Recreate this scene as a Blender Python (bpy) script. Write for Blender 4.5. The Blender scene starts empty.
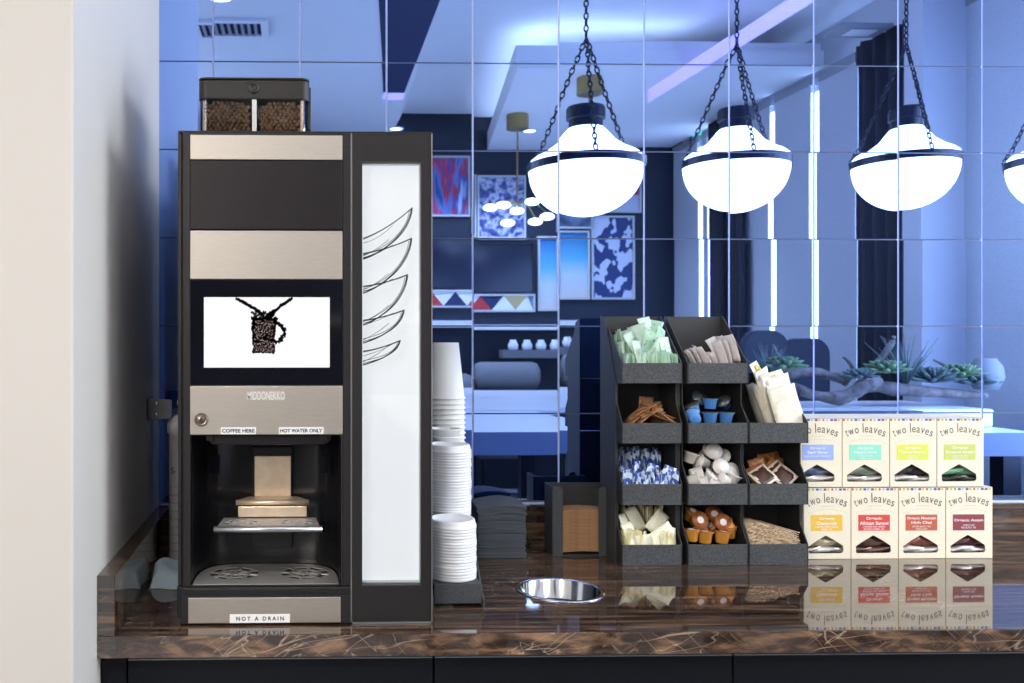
import bpy, bmesh, math, random
from mathutils import Vector, Matrix, Euler
random.seed(7)
sc = bpy.context.scene
PI = math.pi
R = random.uniform
# ------------------------------------------------------------------ camera
F_PX, CX, CY, TH = 886.0, 320.5, 342.0, math.atan(0.022)
CAM = Vector((0.0, -2.148, 1.393))
cam_d = bpy.data.cameras.new('camera'); cam = bpy.data.objects.new('camera', cam_d)
sc.collection.objects.link(cam); sc.camera = cam
cam.location = CAM; cam.rotation_euler = (PI/2, 0, -TH)
cam_d.sensor_width = 36.0; cam_d.lens = 36.0*F_PX/1024
cam_d.shift_x = (512-CX)/1024; cam_d.shift_y = (CY-341.5)/1024
cam_d.clip_start = 0.02
cam_d.dof.use_dof = True; cam_d.dof.focus_distance = 1.85; cam_d.dof.aperture_fstop = 6.5
# ------------------------------------------------------------------ world, exposure
w = bpy.data.worlds.new('world'); sc.world = w; w.use_nodes = True
w.node_tree.nodes['Background'].inputs[0].default_value = (1.0, 0.97, 0.94, 1)
w.node_tree.nodes['Background'].inputs[1].default_value = 0.9
vs = sc.view_settings
vs.view_transform = 'Standard'; vs.look = 'None'; vs.gamma = 1.0; vs.exposure = 0.0; vs.use_curve_mapping = False
def area(name, loc, rot, sx, sy, power, col):
    l = bpy.data.lights.new(name, 'AREA'); l.shape = 'RECTANGLE'; l.size = sx; l.size_y = sy
    l.energy = power; l.color = col
    o = bpy.data.objects.new(name, l); sc.collection.objects.link(o)
    o.location = loc; o.rotation_euler = rot
    return o
# assumed daylight from the right, an added area light with no window built there, then added fill from the left and from above
area('assumed_right_daylight', (3.6, -1.15, 1.75), (0, PI/2, 0), 1.9, 1.5, 100, (0.86, 0.94, 1.0))
area('left_fill', (-2.6, -4.6, 2.3), (math.radians(62), 0, math.radians(-38)), 2.6, 1.8, 130, (1.0, 0.95, 0.88))  # added warm fill aimed at the counter, no glazing stands behind it
area('ceiling_fill', (0.9, -1.7, 3.35), (0, 0, 0), 1.8, 0.5, 52, (1.0, 0.95, 0.89))  # added overhead fill to brighten the fronts, no fixture is built here

# ------------------------------------------------------------------ picture -> place
def ray(px, py):
    u, v = (px-CX)/F_PX, (CY-py)/F_PX
    return Vector((math.sin(TH)+u*math.cos(TH), math.cos(TH)-u*math.sin(TH), v))
def at(px, py, Y):
    d = ray(px, py); return CAM + d*((Y-CAM.y)/d.y)
def atz(px, py, Z):
    d = ray(px, py); return CAM + d*((Z-CAM.z)/d.z)
def vr(px, py, Dv):            # a point of the room behind the camera, seen in the mirror, Dv metres of light path away
    p = at(px, py, CAM.y+Dv); return Vector((p.x, -p.y, p.z))
def vrz(px, py, Z):
    p = atz(px, py, Z); return Vector((p.x, -p.y, p.z))
def vrx(px, py, X):
    d = ray(px, py); p = CAM + d*((X-CAM.x)/d.x); return Vector((p.x, -p.y, p.z))

# ------------------------------------------------------------------ materials
MATS = {}
def mat(name, col, rough=0.5, metal=0.0, spec=None, ior=None, emit=None, es=0.0, bump=None, var=None, coat=None, sheen=None):
    if name in MATS: return MATS[name]
    m = bpy.data.materials.new(name); m.use_nodes = True
    nt = m.node_tree; b = nt.nodes['Principled BSDF']
    b.inputs['Base Color'].default_value = (*col, 1); b.inputs['Roughness'].default_value = rough
    b.inputs['Metallic'].default_value = metal
    if spec is not None: b.inputs['Specular IOR Level'].default_value = spec
    if ior: b.inputs['IOR'].default_value = ior
    if coat: b.inputs['Coat Weight'].default_value = coat; b.inputs['Coat Roughness'].default_value = 0.05
    if emit: b.inputs['Emission Color'].default_value = (*emit, 1); b.inputs['Emission Strength'].default_value = es
    if var or bump:
        tc = nt.nodes.new('ShaderNodeTexCoord'); mp = nt.nodes.new('ShaderNodeMapping')
        nt.links.new(tc.outputs['Object'], mp.inputs[0])
        sca, sc3 = (var or bump)[0], (1, 1, 1)
        nz = nt.nodes.new('ShaderNodeTexNoise'); nz.inputs['Scale'].default_value = sca; nz.inputs['Detail'].default_value = 6
        if var and len(var) > 3: sc3 = var[3]
        mp.inputs['Scale'].default_value = sc3
        nt.links.new(mp.outputs[0], nz.inputs['Vector'])
        if var:
            mx = nt.nodes.new('ShaderNodeMix'); mx.data_type = 'RGBA'
            rp = nt.nodes.new('ShaderNodeMapRange'); rp.inputs[1].default_value = 0.3; rp.inputs[2].default_value = 0.7
            nt.links.new(nz.outputs[0], rp.inputs[0]); nt.links.new(rp.outputs[0], mx.inputs[0])
            mx.inputs[6].default_value = (*var[1], 1); mx.inputs[7].default_value = (*var[2], 1)
            nt.links.new(mx.outputs[2], b.inputs['Base Color'])
        if bump:
            nb = nt.nodes.new('ShaderNodeTexNoise'); nb.inputs['Scale'].default_value = bump[0]; nb.inputs['Detail'].default_value = 4
            nt.links.new(mp.outputs[0], nb.inputs['Vector'])
            bp = nt.nodes.new('ShaderNodeBump'); bp.inputs['Strength'].default_value = bump[1]; bp.inputs['Distance'].default_value = bump[2]
            nt.links.new(nb.outputs[0], bp.inputs['Height']); nt.links.new(bp.outputs[0], b.inputs['Normal'])
    MATS[name] = m
    return m
mat('wall_paint', (0.60, 0.57, 0.535), 0.7, bump=(40, 0.15, 0.002))
mat('ceiling_paint', (0.80, 0.80, 0.80), 0.8, bump=(20, 0.05, 0.002))
mat('navy_paint', (0.012, 0.017, 0.030), 0.6)
mat('grey_wall', (0.56, 0.57, 0.60), 0.7, bump=(30, 0.1, 0.002))
mat('blind_fabric', (0.5, 0.52, 0.55), 0.8, var=(60, (0.47, 0.49, 0.52), (0.54, 0.56, 0.59), (1, 1, 4)))
mat('dark_curtain', (0.035, 0.035, 0.045), 0.9)
mat('daylight_glass', (0.8, 0.85, 0.9), 0.3, emit=(0.95, 0.98, 1.0), es=5.0)
mat('carpet', (0.22, 0.22, 0.23), 0.95, bump=(400, 0.4, 0.003))
mat('black_panel', (0.006, 0.007, 0.010), 0.45, spec=0.2, bump=(300, 0.1, 0.001))
mat('machine_dark', (0.028, 0.025, 0.026), 0.38, 0.35)
mat('machine_panel', (0.019, 0.016, 0.018), 0.33, 0.3, var=(90, (0.017, 0.014, 0.016), (0.023, 0.019, 0.021), (1, 1, 12)))
mat('machine_black', (0.012, 0.012, 0.014), 0.30)
mat('cavity_black', (0.010, 0.010, 0.012), 0.22, bump=(4, 0.1, 0.01))
mat('brushed_steel', (0.64, 0.585, 0.52), 0.40, 0.85, var=(60, (0.54, 0.49, 0.435), (0.62, 0.565, 0.505), (1, 1, 30)))
mat('edge_silver', (0.62, 0.63, 0.66), 0.3, 0.9)
mat('steel', (0.62, 0.62, 0.62), 0.12, 1.0)
mat('warm_steel', (0.80, 0.64, 0.48), 0.42, 0.7, var=(50, (0.74, 0.58, 0.43), (0.86, 0.70, 0.54), (1, 6, 1)))
mat('tray_steel', (0.62, 0.60, 0.58), 0.42, 0.7)
mat('glass_black', (0.006, 0.006, 0.010), 0.06)
mat('screen_white', (0.15, 0.15, 0.16), 0.4, emit=(0.90, 0.93, 1.0), es=0.90)
mat('light_panel', (0.6, 0.62, 0.64), 0.6, emit=(0.92, 0.96, 1.0), es=0.76)
mat('chamber_white', (0.75, 0.78, 0.80), 0.6)
mat('ink', (0.02, 0.02, 0.022), 0.8)
mat('ink_grey', (0.16, 0.16, 0.17), 0.8)
mat('bean_picture', (0.03, 0.014, 0.014), 0.7)
mat('bean_picture_light', (0.48, 0.36, 0.34), 0.7)
mat('splash_grey', (0.45, 0.45, 0.5), 0.7)
mat('label_white', (0.82, 0.82, 0.82), 0.5)
mat('logo_pale', (0.78, 0.76, 0.72), 0.5)
mat('bean_brown', (0.2, 0.11, 0.06), 0.32, var=(60, (0.13, 0.07, 0.04), (0.36, 0.22, 0.13)))
mat('hopper_plastic', (0.022, 0.019, 0.018), 0.38)
mat('lock_metal', (0.25, 0.20, 0.16), 0.25, 0.9)
mat('blue_plastic', (0.02, 0.05, 0.25), 0.4)
mat('paper_white', (0.84, 0.84, 0.83), 0.6)
mat('lid_white', (0.82, 0.83, 0.85), 0.38)
mat('rack_black', (0.035, 0.036, 0.040), 0.5, bump=(500, 0.25, 0.0008))
mat('bin_grey', (0.055, 0.058, 0.062), 0.6, var=(380, (0.016, 0.018, 0.021), (0.085, 0.09, 0.096)))
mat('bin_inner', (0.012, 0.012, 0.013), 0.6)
mat('napkin_grey', (0.075, 0.085, 0.10), 0.9, bump=(300, 0.3, 0.0006))
mat('napkin_kraft', (0.36, 0.19, 0.09), 0.9, var=(80, (0.30, 0.15, 0.07), (0.44, 0.25, 0.12)))
mat('towel_blue', (0.42, 0.52, 0.58), 0.95, bump=(260, 0.8, 0.002))
mat('filter_white', (0.76, 0.74, 0.73), 0.45)
mat('bracket_grey', (0.28, 0.29, 0.31), 0.4, 0.4)
def packet_mat(name, base, ink, amount=0.62, scale=70):
    m = mat(name, base, 0.62)
    nt = m.node_tree; b = nt.nodes['Principled BSDF']
    tc = nt.nodes.new('ShaderNodeTexCoord'); nz = nt.nodes.new('ShaderNodeTexNoise'); nz.inputs['Scale'].default_value = scale
    nz.inputs['Detail'].default_value = 1.5
    nt.links.new(tc.outputs['Object'], nz.inputs['Vector'])
    r = nt.nodes.new('ShaderNodeValToRGB'); r.color_ramp.interpolation = 'LINEAR'
    r.color_ramp.elements[0].position = amount-0.02; r.color_ramp.elements[0].color = (*base, 1)
    r.color_ramp.elements[1].position = amount+0.02; r.color_ramp.elements[1].color = (*ink, 1)
    nt.links.new(nz.outputs[0], r.inputs[0]); nt.links.new(r.outputs[0], b.inputs['Base Color'])
    return m
packet_mat('packet_green', (0.40, 0.62, 0.46), (0.16, 0.34, 0.24), 0.62)
packet_mat('packet_green_pale', (0.60, 0.76, 0.64), (0.25, 0.42, 0.33), 0.66)
packet_mat('packet_grey', (0.70, 0.64, 0.62), (0.45, 0.40, 0.38), 0.66)
packet_mat('packet_brown', (0.38, 0.19, 0.085), (0.18, 0.08, 0.04), 0.60)
packet_mat('packet_blue', (0.62, 0.71, 0.86), (0.03, 0.09, 0.36), 0.52, 55)
packet_mat('packet_yellow', (0.80, 0.74, 0.40), (0.62, 0.55, 0.12), 0.60)
packet_mat('packet_cream', (0.82, 0.79, 0.62), (0.20, 0.22, 0.35), 0.68)
packet_mat('teabag_cream', (0.80, 0.76, 0.66), (0.72, 0.66, 0.52), 0.60, 30)
mat('yellow_print', (0.80, 0.60, 0.03), 0.6)
mat('sachet_border', (0.72, 0.62, 0.52), 0.5)
mat('sachet_brown', (0.06, 0.022, 0.012), 0.35)
mat('sachet_orange', (0.34, 0.13, 0.035), 0.4, var=(60, (0.22, 0.07, 0.02), (0.45, 0.20, 0.06)))
mat('creamer_blue', (0.10, 0.30, 0.72), 0.35)
mat('creamer_blue_foil', (0.13, 0.15, 0.15), 0.35, 0.5)
mat('creamer_white', (0.74, 0.71, 0.67), 0.35)
mat('creamer_white_foil', (0.80, 0.76, 0.72), 0.4)
mat('creamer_orange', (0.85, 0.38, 0.06), 0.35)
mat('creamer_orange_foil', (0.36, 0.12, 0.04), 0.45, 0.1)
mat('stick_wood', (0.72, 0.56, 0.38), 0.75, var=(50, (0.60, 0.44, 0.28), (0.84, 0.68, 0.50)))
mat('box_cream', (0.80, 0.73, 0.585), 0.55, var=(200, (0.78, 0.71, 0.56), (0.82, 0.75, 0.60)))
mat('box_edge', (0.33, 0.19, 0.09), 0.6)
mat('box_ink', (0.07, 0.065, 0.06), 0.6)
mat('box_ink_soft', (0.62, 0.56, 0.44), 0.6)
mat('box_dark_inside', (0.02, 0.017, 0.015), 0.7)
for nm, c in dict(label_blue=(0.30, 0.42, 0.78), label_mint=(0.28, 0.72, 0.55), label_lime=(0.70, 0.73, 0.10), label_olive=(0.56, 0.62, 0.14),
                  label_amber=(0.80, 0.49, 0.06), label_red=(0.66, 0.06, 0.045), label_rust=(0.52, 0.11, 0.05), label_wine=(0.25, 0.035, 0.05),
                  dot_red=(0.5, 0.04, 0.04), dot_blue=(0.05, 0.08, 0.45), dot_gold=(0.6, 0.4, 0.08), dot_purple=(0.2, 0.04, 0.2), dot_sky=(0.3, 0.45, 0.7), dot_green=(0.2, 0.35, 0.08)).items():
    mat(nm, c, 0.55)
mat('pendant_glass', (0.9, 0.9, 0.9), 0.3, emit=(1.0, 0.97, 0.95), es=6.0)
mat('black_metal', (0.025, 0.025, 0.035), 0.35, 0.6)
mat('brass', (0.45, 0.32, 0.12), 0.3, 0.9)
mat('bulb_glow', (0.9, 0.9, 0.9), 0.3, emit=(1.0, 0.96, 0.92), es=8.0)
mat('cove_white', (0.9, 0.9, 0.9), 0.5, emit=(1.0, 0.96, 0.92), es=9.0)
mat('cove_violet', (0.5, 0.4, 0.9), 0.5, emit=(0.72, 0.45, 1.0), es=1.5)
mat('recess_navy', (0.02, 0.03, 0.09), 0.7)
mat('exit_green', (0.05, 0.6, 0.3), 0.5, emit=(0.05, 1.0, 0.35), es=1.5)
mat('picture_frame', (0.55, 0.55, 0.52), 0.5)
mat('table_white', (0.78, 0.78, 0.78), 0.3)
mat('table_edge', (0.20, 0.24, 0.36), 0.5)
mat('upholstery', (0.20, 0.20, 0.20), 0.85, bump=(90, 0.5, 0.006))
mat('chair_dark', (0.02, 0.025, 0.045), 0.6)
mat('driftwood', (0.16, 0.13, 0.11), 0.85, var=(25, (0.08, 0.065, 0.06), (0.26, 0.22, 0.19)), bump=(40, 0.6, 0.01))
mat('leaf_green', (0.13, 0.22, 0.10), 0.6, var=(20, (0.08, 0.15, 0.08), (0.24, 0.36, 0.16)))
mat('leaf_grey', (0.12, 0.17, 0.15), 0.7)
mat('rock_grey', (0.28, 0.28, 0.30), 0.8)
mat('vent_grey', (0.30, 0.31, 0.33), 0.6)
mat('tv_gloss', (0.008, 0.010, 0.02), 0.18)
mat('glint_trim_pale', (0.55, 0.66, 0.92), 0.35)  # painted glint of the tile bevels, also colours the bottom trim
mat('joint_dark', (0.10, 0.15, 0.28), 0.4)
# mirror: blue tinted silvered glass
m = bpy.data.materials.new('mirror_blue'); m.use_nodes = True; nt = m.node_tree; nt.nodes.clear()
o_ = nt.nodes.new('ShaderNodeOutputMaterial'); g_ = nt.nodes.new('ShaderNodeBsdfGlossy'); g_.inputs['Color'].default_value = (0.31, 0.48, 0.97, 1)
g_.inputs['Roughness'].default_value = 0.0; nt.links.new(g_.outputs[0], o_.inputs[0]); MATS['mirror_blue'] = m
# thin clear plastic / glass
def clear(name, tint, gl):
    m = bpy.data.materials.new(name); m.use_nodes = True; nt = m.node_tree; nt.nodes.clear()
    o = nt.nodes.new('ShaderNodeOutputMaterial'); t = nt.nodes.new('ShaderNodeBsdfTransparent'); t.inputs[0].default_value = (*tint, 1)
    g = nt.nodes.new('ShaderNodeBsdfGlossy'); g.inputs['Roughness'].default_value = 0.03
    fr = nt.nodes.new('ShaderNodeFresnel'); fr.inputs[0].default_value = gl
    mx = nt.nodes.new('ShaderNodeMixShader')
    nt.links.new(fr.outputs[0], mx.inputs[0]); nt.links.new(t.outputs[0], mx.inputs[1]); nt.links.new(g.outputs[0], mx.inputs[2]); nt.links.new(mx.outputs[0], o.inputs[0])
    MATS[name] = m
clear('clear_plastic', (0.93, 0.93, 0.93), 1.45)
# stone: dark brown marble, streaks along the counter and pale gold veins
def stone(name, k):
    m = bpy.data.materials.new(name); m.use_nodes = True; nt = m.node_tree; b = nt.nodes['Principled BSDF']
    b.inputs['Roughness'].default_value = 0.035; b.inputs['IOR'].default_value = 2.0
    N = nt.nodes.new; L = nt.links.new
    tc = N('ShaderNodeTexCoord'); mp = N('ShaderNodeMapping'); mp.inputs['Scale'].default_value = (1.6, 24, 24) if k < 1.6 else (5, 16, 16); mp.inputs['Rotation'].default_value = (0, 0, 0.12)
    L(tc.outputs['Object'], mp.inputs[0])
    n1 = N('ShaderNodeTexNoise'); n1.inputs['Scale'].default_value = 3.2; n1.inputs['Detail'].default_value = 10; n1.inputs['Distortion'].default_value = 0.6
    L(mp.outputs[0], n1.inputs['Vector'])
    r1 = N('ShaderNodeValToRGB'); e = r1.color_ramp.elements
    e[0].position = 0.30; e[0].color = (0.010*k, 0.007*k, 0.006*k, 1); e[1].position = 0.74; e[1].color = (0.16*k, 0.092*k, 0.052*k, 1)
    x = e.new(0.5); x.color = (0.036*k, 0.022*k, 0.016*k, 1)
    L(n1.outputs[0], r1.inputs[0])
    edge = k > 1.6
    lines = []
    for (rot, sc_, se) in (((0, .55, .35), (9, 9, 70) if edge else (3, 46, 46), 1), ((0, -.75, -.3), (8, 8, 60) if edge else (2.4, 38, 38), 2), ((0, .15, .9), (6, 6, 50) if edge else (3, 30, 30), 3)):
        mp2 = N('ShaderNodeMapping'); mp2.inputs['Scale'].default_value = sc_; mpr = N('ShaderNodeMapping'); mpr.inputs['Rotation'].default_value = rot; mpr.inputs['Location'].default_value = (se, se*2, se*3)
        L(tc.outputs['Object'], mpr.inputs[0]); L(mpr.outputs[0], mp2.inputs[0])
        nv = N('ShaderNodeTexNoise'); nv.inputs['Scale'].default_value = 0.55; nv.inputs['Detail'].default_value = 2.0; L(mp2.outputs[0], nv.inputs['Vector'])
        s1 = N('ShaderNodeMath'); s1.operation = 'SUBTRACT'; s1.inputs[1].default_value = 0.5; L(nv.outputs[0], s1.inputs[0])
        s2 = N('ShaderNodeMath'); s2.operation = 'ABSOLUTE'; L(s1.outputs[0], s2.inputs[0])
        s3 = N('ShaderNodeMapRange'); s3.inputs[1].default_value = 0.0; s3.inputs[2].default_value = 0.0075 if edge else 0.004; s3.inputs[3].default_value = 1; s3.inputs[4].default_value = 0; L(s2.outputs[0], s3.inputs[0]); lines.append(s3)
    r2 = N('ShaderNodeMath'); r2.operation = 'MAXIMUM'; L(lines[0].outputs[0], r2.inputs[0]); L(lines[1].outputs[0], r2.inputs[1])
    if edge: r3 = N('ShaderNodeMath'); r3.operation = 'MAXIMUM'; L(r2.outputs[0], r3.inputs[0]); L(lines[2].outputs[0], r3.inputs[1]); r2 = r3
    nm = N('ShaderNodeTexNoise'); nm.inputs['Scale'].default_value = 5; L(tc.outputs['Object'], nm.inputs['Vector'])
    mr = N('ShaderNodeMapRange'); mr.inputs[1].default_value = 0.36 if edge else 0.42; mr.inputs[2].default_value = 0.62 if edge else 0.8; L(nm.outputs[0], mr.inputs[0])
    mu = N('ShaderNodeMath'); mu.operation = 'MULTIPLY'; L(r2.outputs[0], mu.inputs[0]); L(mr.outputs[0], mu.inputs[1])
    mx = N('ShaderNodeMix'); mx.data_type = 'RGBA'; L(mu.outputs[0], mx.inputs[0]); L(r1.outputs[0], mx.inputs[6]); mx.inputs[7].default_value = (0.52, 0.40, 0.29, 1)
    L(mx.outputs[2], b.inputs['Base Color'])
    MATS[name] = m
stone('stone_top', 1.45); stone('stone_edge', 2.0)

# ------------------------------------------------------------------ mesh builder
ROOT = {}
def tag(o, label=None, cat=None, group=None, kind=None):
    if label: o['label'] = label
    if cat: o['category'] = cat
    if group: o['group'] = group
    if kind: o['kind'] = kind
    return o
def thing(name, loc, label, cat, group=None):
    o = bpy.data.objects.new(name, None); sc.collection.objects.link(o); o.location = loc; o.empty_display_size = 0.05
    ROOT[o.name] = Vector(loc); return tag(o, label, cat, group)
class MB:
    def __init__(s): s.v = []; s.f = []; s.mi = []; s.sm = []; s.m = 0; s.smooth = False
    def add(s, vs_, fs):
        n = len(s.v); s.v += [tuple(p) for p in vs_]
        for f in fs: s.f.append([i+n for i in f]); s.mi.append(s.m); s.sm.append(s.smooth)
        return s
    def box(s, x0, x1, y0, y1, z0, z1):
        v = [(x, y, z) for x in (x0, x1) for y in (y0, y1) for z in (z0, z1)]
        return s.add(v, [(0, 1, 3, 2), (4, 6, 7, 5), (0, 4, 5, 1), (2, 3, 7, 6), (0, 2, 6, 4), (1, 5, 7, 3)])
    def prism(s, pts, axis, a, b):      # closed outline extruded along an axis
        def P(p, t): return {'x': (t, p[0], p[1]), 'y': (p[0], t, p[1]), 'z': (p[0], p[1], t)}[axis]
        n = len(pts); v = [P(p, a) for p in pts]+[P(p, b) for p in pts]
        return s.add(v, [list(range(n))[::-1], list(range(n, 2*n))]+[(i, (i+1) % n, n+(i+1) % n, n+i) for i in range(n)])
    def holed(s, outer, holes, axis, a, b):   # plate with holes
        def P(p, t): return {'x': (t, p[0], p[1]), 'y': (p[0], t, p[1]), 'z': (p[0], p[1], t)}[axis]
        bm = bmesh.new()
        for lp in [outer]+holes:
            vv = [bm.verts.new((p[0], p[1], 0)) for p in lp]
            for i in range(len(vv)): bm.edges.new((vv[i], vv[(i+1) % len(vv)]))
        bmesh.ops.triangle_fill(bm, edges=bm.edges[:], use_beauty=True, normal=(0, 0, 1))
        bm.verts.index_update(); pv = [v.co[:2] for v in bm.verts]; fs = [[v.index for v in f.verts] for f in bm.faces]; bm.free()
        s.add([P(p, a) for p in pv], fs); s.add([P(p, b) for p in pv], [f[::-1] for f in fs])
        for lp in [outer]+holes:
            n = len(lp); s.add([P(p, a) for p in lp]+[P(p, b) for p in lp], [(i, (i+1) % n, n+(i+1) % n, n+i) for i in range(n)])
        return s
    def lathe(s, prof, c=(0, 0, 0), n=32, M=None, closed=False):
        v = []; k = len(prof)
        for j in range(n):
            t = 2*PI*j/n
            for r, z in prof:
                p = Vector((r*math.cos(t), r*math.sin(t), z))
                if M: p = M @ p
                v.append((p.x+c[0], p.y+c[1], p.z+c[2]))
        f = []
        for j in range(n):
            q = (j+1) % n
            for i in range(k-1): f.append((j*k+i, q*k+i, q*k+i+1, j*k+i+1))
            if closed: f.append((j*k+k-1, q*k+k-1, q*k, j*k))
        if not closed:
            if prof[0][0] > 1e-6: f.append([j*k for j in range(n)][::-1])
            if prof[-1][0] > 1e-6: f.append([j*k+k-1 for j in range(n)])
        return s.add(v, f)
    def tube(s, pts, r, n=8, flat=1.0):
        pts = [Vector(p) for p in pts]; k = len(pts); rr = r if isinstance(r, (list, tuple)) else [r]*k
        v = []; up = Vector((0, 0, 1))
        for i, p in enumerate(pts):
            d = (pts[min(i+1, k-1)]-pts[max(i-1, 0)]).normalized()
            a = d.cross(up) if abs(d.z) < 0.95 else d.cross(Vector((1, 0, 0)))
            a.normalize(); b = d.cross(a)
            for j in range(n):
                t = 2*PI*j/n; v.append(p+a*math.cos(t)*rr[i]+b*math.sin(t)*rr[i]*flat)
        f = [(i*n+j, i*n+(j+1) % n, (i+1)*n+(j+1) % n, (i+1)*n+j) for i in range(k-1) for j in range(n)]
        f.append(list(range(n))[::-1]); f.append([(k-1)*n+j for j in range(n)])
        return s.add(v, f)
    def ellipsoid(s, c, rx, ry, rz, M=None, n=10, k=6):
        v = [];
        for i in range(k+1):
            a = PI*i/k
            for j in range(n):
                t = 2*PI*j/n; p = Vector((rx*math.sin(a)*math.cos(t), ry*math.sin(a)*math.sin(t), rz*math.cos(a)))
                if M: p = M @ p
                v.append((p.x+c[0], p.y+c[1], p.z+c[2]))
        return s.add(v, [(i*n+j, (i+1)*n+j, (i+1)*n+(j+1) % n, i*n+(j+1) % n) for i in range(k) for j in range(n)])
    def build(s, name, mats, parent=None, bevel=0, merge=True, seg=2):
        if not isinstance(mats, (list, tuple)): mats = [mats]
        me = bpy.data.meshes.new(name); me.from_pydata(s.v, [], s.f)
        for mm in mats: me.materials.append(MATS[mm])
        me.polygons.foreach_set('material_index', s.mi); me.polygons.foreach_set('use_smooth', s.sm)
        bm = bmesh.new(); bm.from_mesh(me)
        if merge: bmesh.ops.remove_doubles(bm, verts=bm.verts, dist=1e-6)
        bmesh.ops.recalc_face_normals(bm, faces=bm.faces); bm.to_mesh(me); bm.free()
        o = bpy.data.objects.new(name, me); sc.collection.objects.link(o)
        return place(o, parent, bevel, seg)
def place(o, parent, bevel=0, seg=2):
    me = o.data
    if parent is not None:
        o.parent = parent; base = ROOT[parent.name]; ROOT[o.name] = base
        me.transform(Matrix.Translation(-base))
    else:
        xs = [v.co.x for v in me.vertices]; ys = [v.co.y for v in me.vertices]; zs = [v.co.z for v in me.vertices]
        base = Vector(((min(xs)+max(xs))/2, (min(ys)+max(ys))/2, min(zs)))
        me.transform(Matrix.Translation(-base)); o.location = base; ROOT[o.name] = base
    if bevel:
        b = o.modifiers.new('bevel', 'BEVEL'); b.width = bevel; b.segments = seg; b.limit_method = 'ANGLE'; b.angle_limit = math.radians(40)
    return o
def copy_tree(o, parent=None):
    c = o.copy(); sc.collection.objects.link(c); c.parent = parent; ROOT[c.name] = ROOT[o.name]
    for ch in [x for x in KIDS.get(o.name, [])]: copy_tree(ch, c)
    return c
KIDS = {}
def remember(o):
    for x in bpy.data.objects:
        if x.parent == o: KIDS.setdefault(o.name, []).append(x); remember(x)
def text_mesh(body, w_, h_, c, depth=0.0004, mat_='ink', parent=None, name='lettering', facing='front', spacing=1.0, keep=False, bold=0.0):
    cu = bpy.data.curves.new('t', 'FONT'); cu.body = body; cu.align_x = 'CENTER'; cu.align_y = 'CENTER'; cu.space_character = spacing
    cu.extrude = 0.0; cu.resolution_u = 3; cu.offset = bold
    ob = bpy.data.objects.new('t', cu); sc.collection.objects.link(ob); bpy.context.view_layer.update()
    me = bpy.data.meshes.new_from_object(ob.evaluated_get(bpy.context.evaluated_depsgraph_get()))
    bpy.data.objects.remove(ob); bpy.data.curves.remove(cu)
    xs = [v.co.x for v in me.vertices]; ys = [v.co.y for v in me.vertices]
    sx = w_/(max(xs)-min(xs)); sy = h_/(max(ys)-min(ys)); cx_, cy_ = (max(xs)+min(xs))/2, (max(ys)+min(ys))/2
    vv = [(c[0]+(v.co.x-cx_)*sx, c[1], c[2]+(v.co.y-cy_)*sy) for v in me.vertices]
    ff = [list(p.vertices) for p in me.polygons]; bpy.data.meshes.remove(me)
    if keep: return vv, ff
    b = MB(); b.add(vv, ff); return b.build(name, mat_, parent, merge=False)

ZC = 0.9          # counter height
XL = -0.342       # left wall plane
YF = -0.656       # counter front edge
# ================================================================== THE SETTING
b = MB(); b.box(-2.6, XL, -0.81, 0.12, 0, 3.5)
tag(b.build('wall_left', 'wall_paint', None, bevel=0.003), kind='structure')
b = MB(); b.box(XL, 3.9, 0.012, 0.12, 0, 3.5)
tag(b.build('wall_back', 'grey_wall'), kind='structure')
YB = -(8.6-2.148)     # the far wall of the room behind the camera
XR = 3.62
b = MB(); b.box(-6.0, 4.2, YB-0.3, 0.12, -0.1, 0)
tag(b.build('floor', 'carpet'), kind='structure')
b = MB(); b.box(-6.0, 4.2, YB-0.2, YB, 0, 3.8)
tag(b.build('wall_front', 'navy_paint'), kind='structure')

# ceiling: lower ceiling with an angled raised tray, as read in the mirror
ZL, ZU = 3.30, 3.62
def zp(px, py, z=ZL): p = vrz(px, py, z); return (p.x, p.y)
b = MB()
cloud = [zp(517, 66), zp(664, 66), zp(700, 66)]
P = [zp(517, 66), zp(750, 66), (XR, zp(750, 66)[1]), (XR, YB), (zp(488, 145)[0], YB)]
b.prism(P, 'z', ZL, ZL+0.11)
xe_ = zp(488, 145)[0]
b.box(P[0][0], XR, P[0][1]-0.02, P[0][1], ZL+0.11, ZL+0.17)
b.prism([(P[0][0]-0.001, P[0][1]-0.0201), (P[0][0]+0.019, P[0][1]-0.0201), (xe_+0.02, YB), (xe_, YB)], 'z', ZL+0.11, ZL+0.17)
tag(b.build('ceiling', ['ceiling_paint']), kind='structure')
b = MB(); b.box(-6, 4.2, YB, 0.12, ZU, ZU+0.15)
tag(b.build('ceiling_upper', ['ceiling_paint']), kind='structure')
# left lower ceiling, running beside a dark recess
b = MB(); pa, pb = zp(383, 0), zp(383, 100)
q = [zp(383, 0), zp(383, 92), zp(405, 109), (zp(448, 140)[0]-0.35, YB), (-6, YB), (-6, 0.1), (zp(383, 0)[0], 0.1)]
q1, q2 = zp(446, -10), zp(401, 118); q = [(q1[0], 0.1), q1, q2, (q2[0]-0.03, YB), (-6, YB), (-6, 0.1)]
b.prism(q, 'z', ZL, ZL+0.2)
tag(b.build('ceiling_left', ['ceiling_paint']), kind='structure')
b = MB(); b.box(0.9, XR, -2.15, 0.1, ZL+0.02, ZL+0.2)
tag(b.build('ceiling_near', ['ceiling_paint']), kind='structure')

# right wall with blinds, bright gaps and dark drapes
b = MB(); b.box(XR+0.12, 4.2, YB, 0.12, 0, 3.8)
tag(b.build('wall_right', 'grey_wall'), kind='structure')
tag(MB().box(XR+0.085, XR+0.10, -6.42, -2.62, 0.25, 3.2).build('window_1', 'daylight_glass'), kind='structure')

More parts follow.
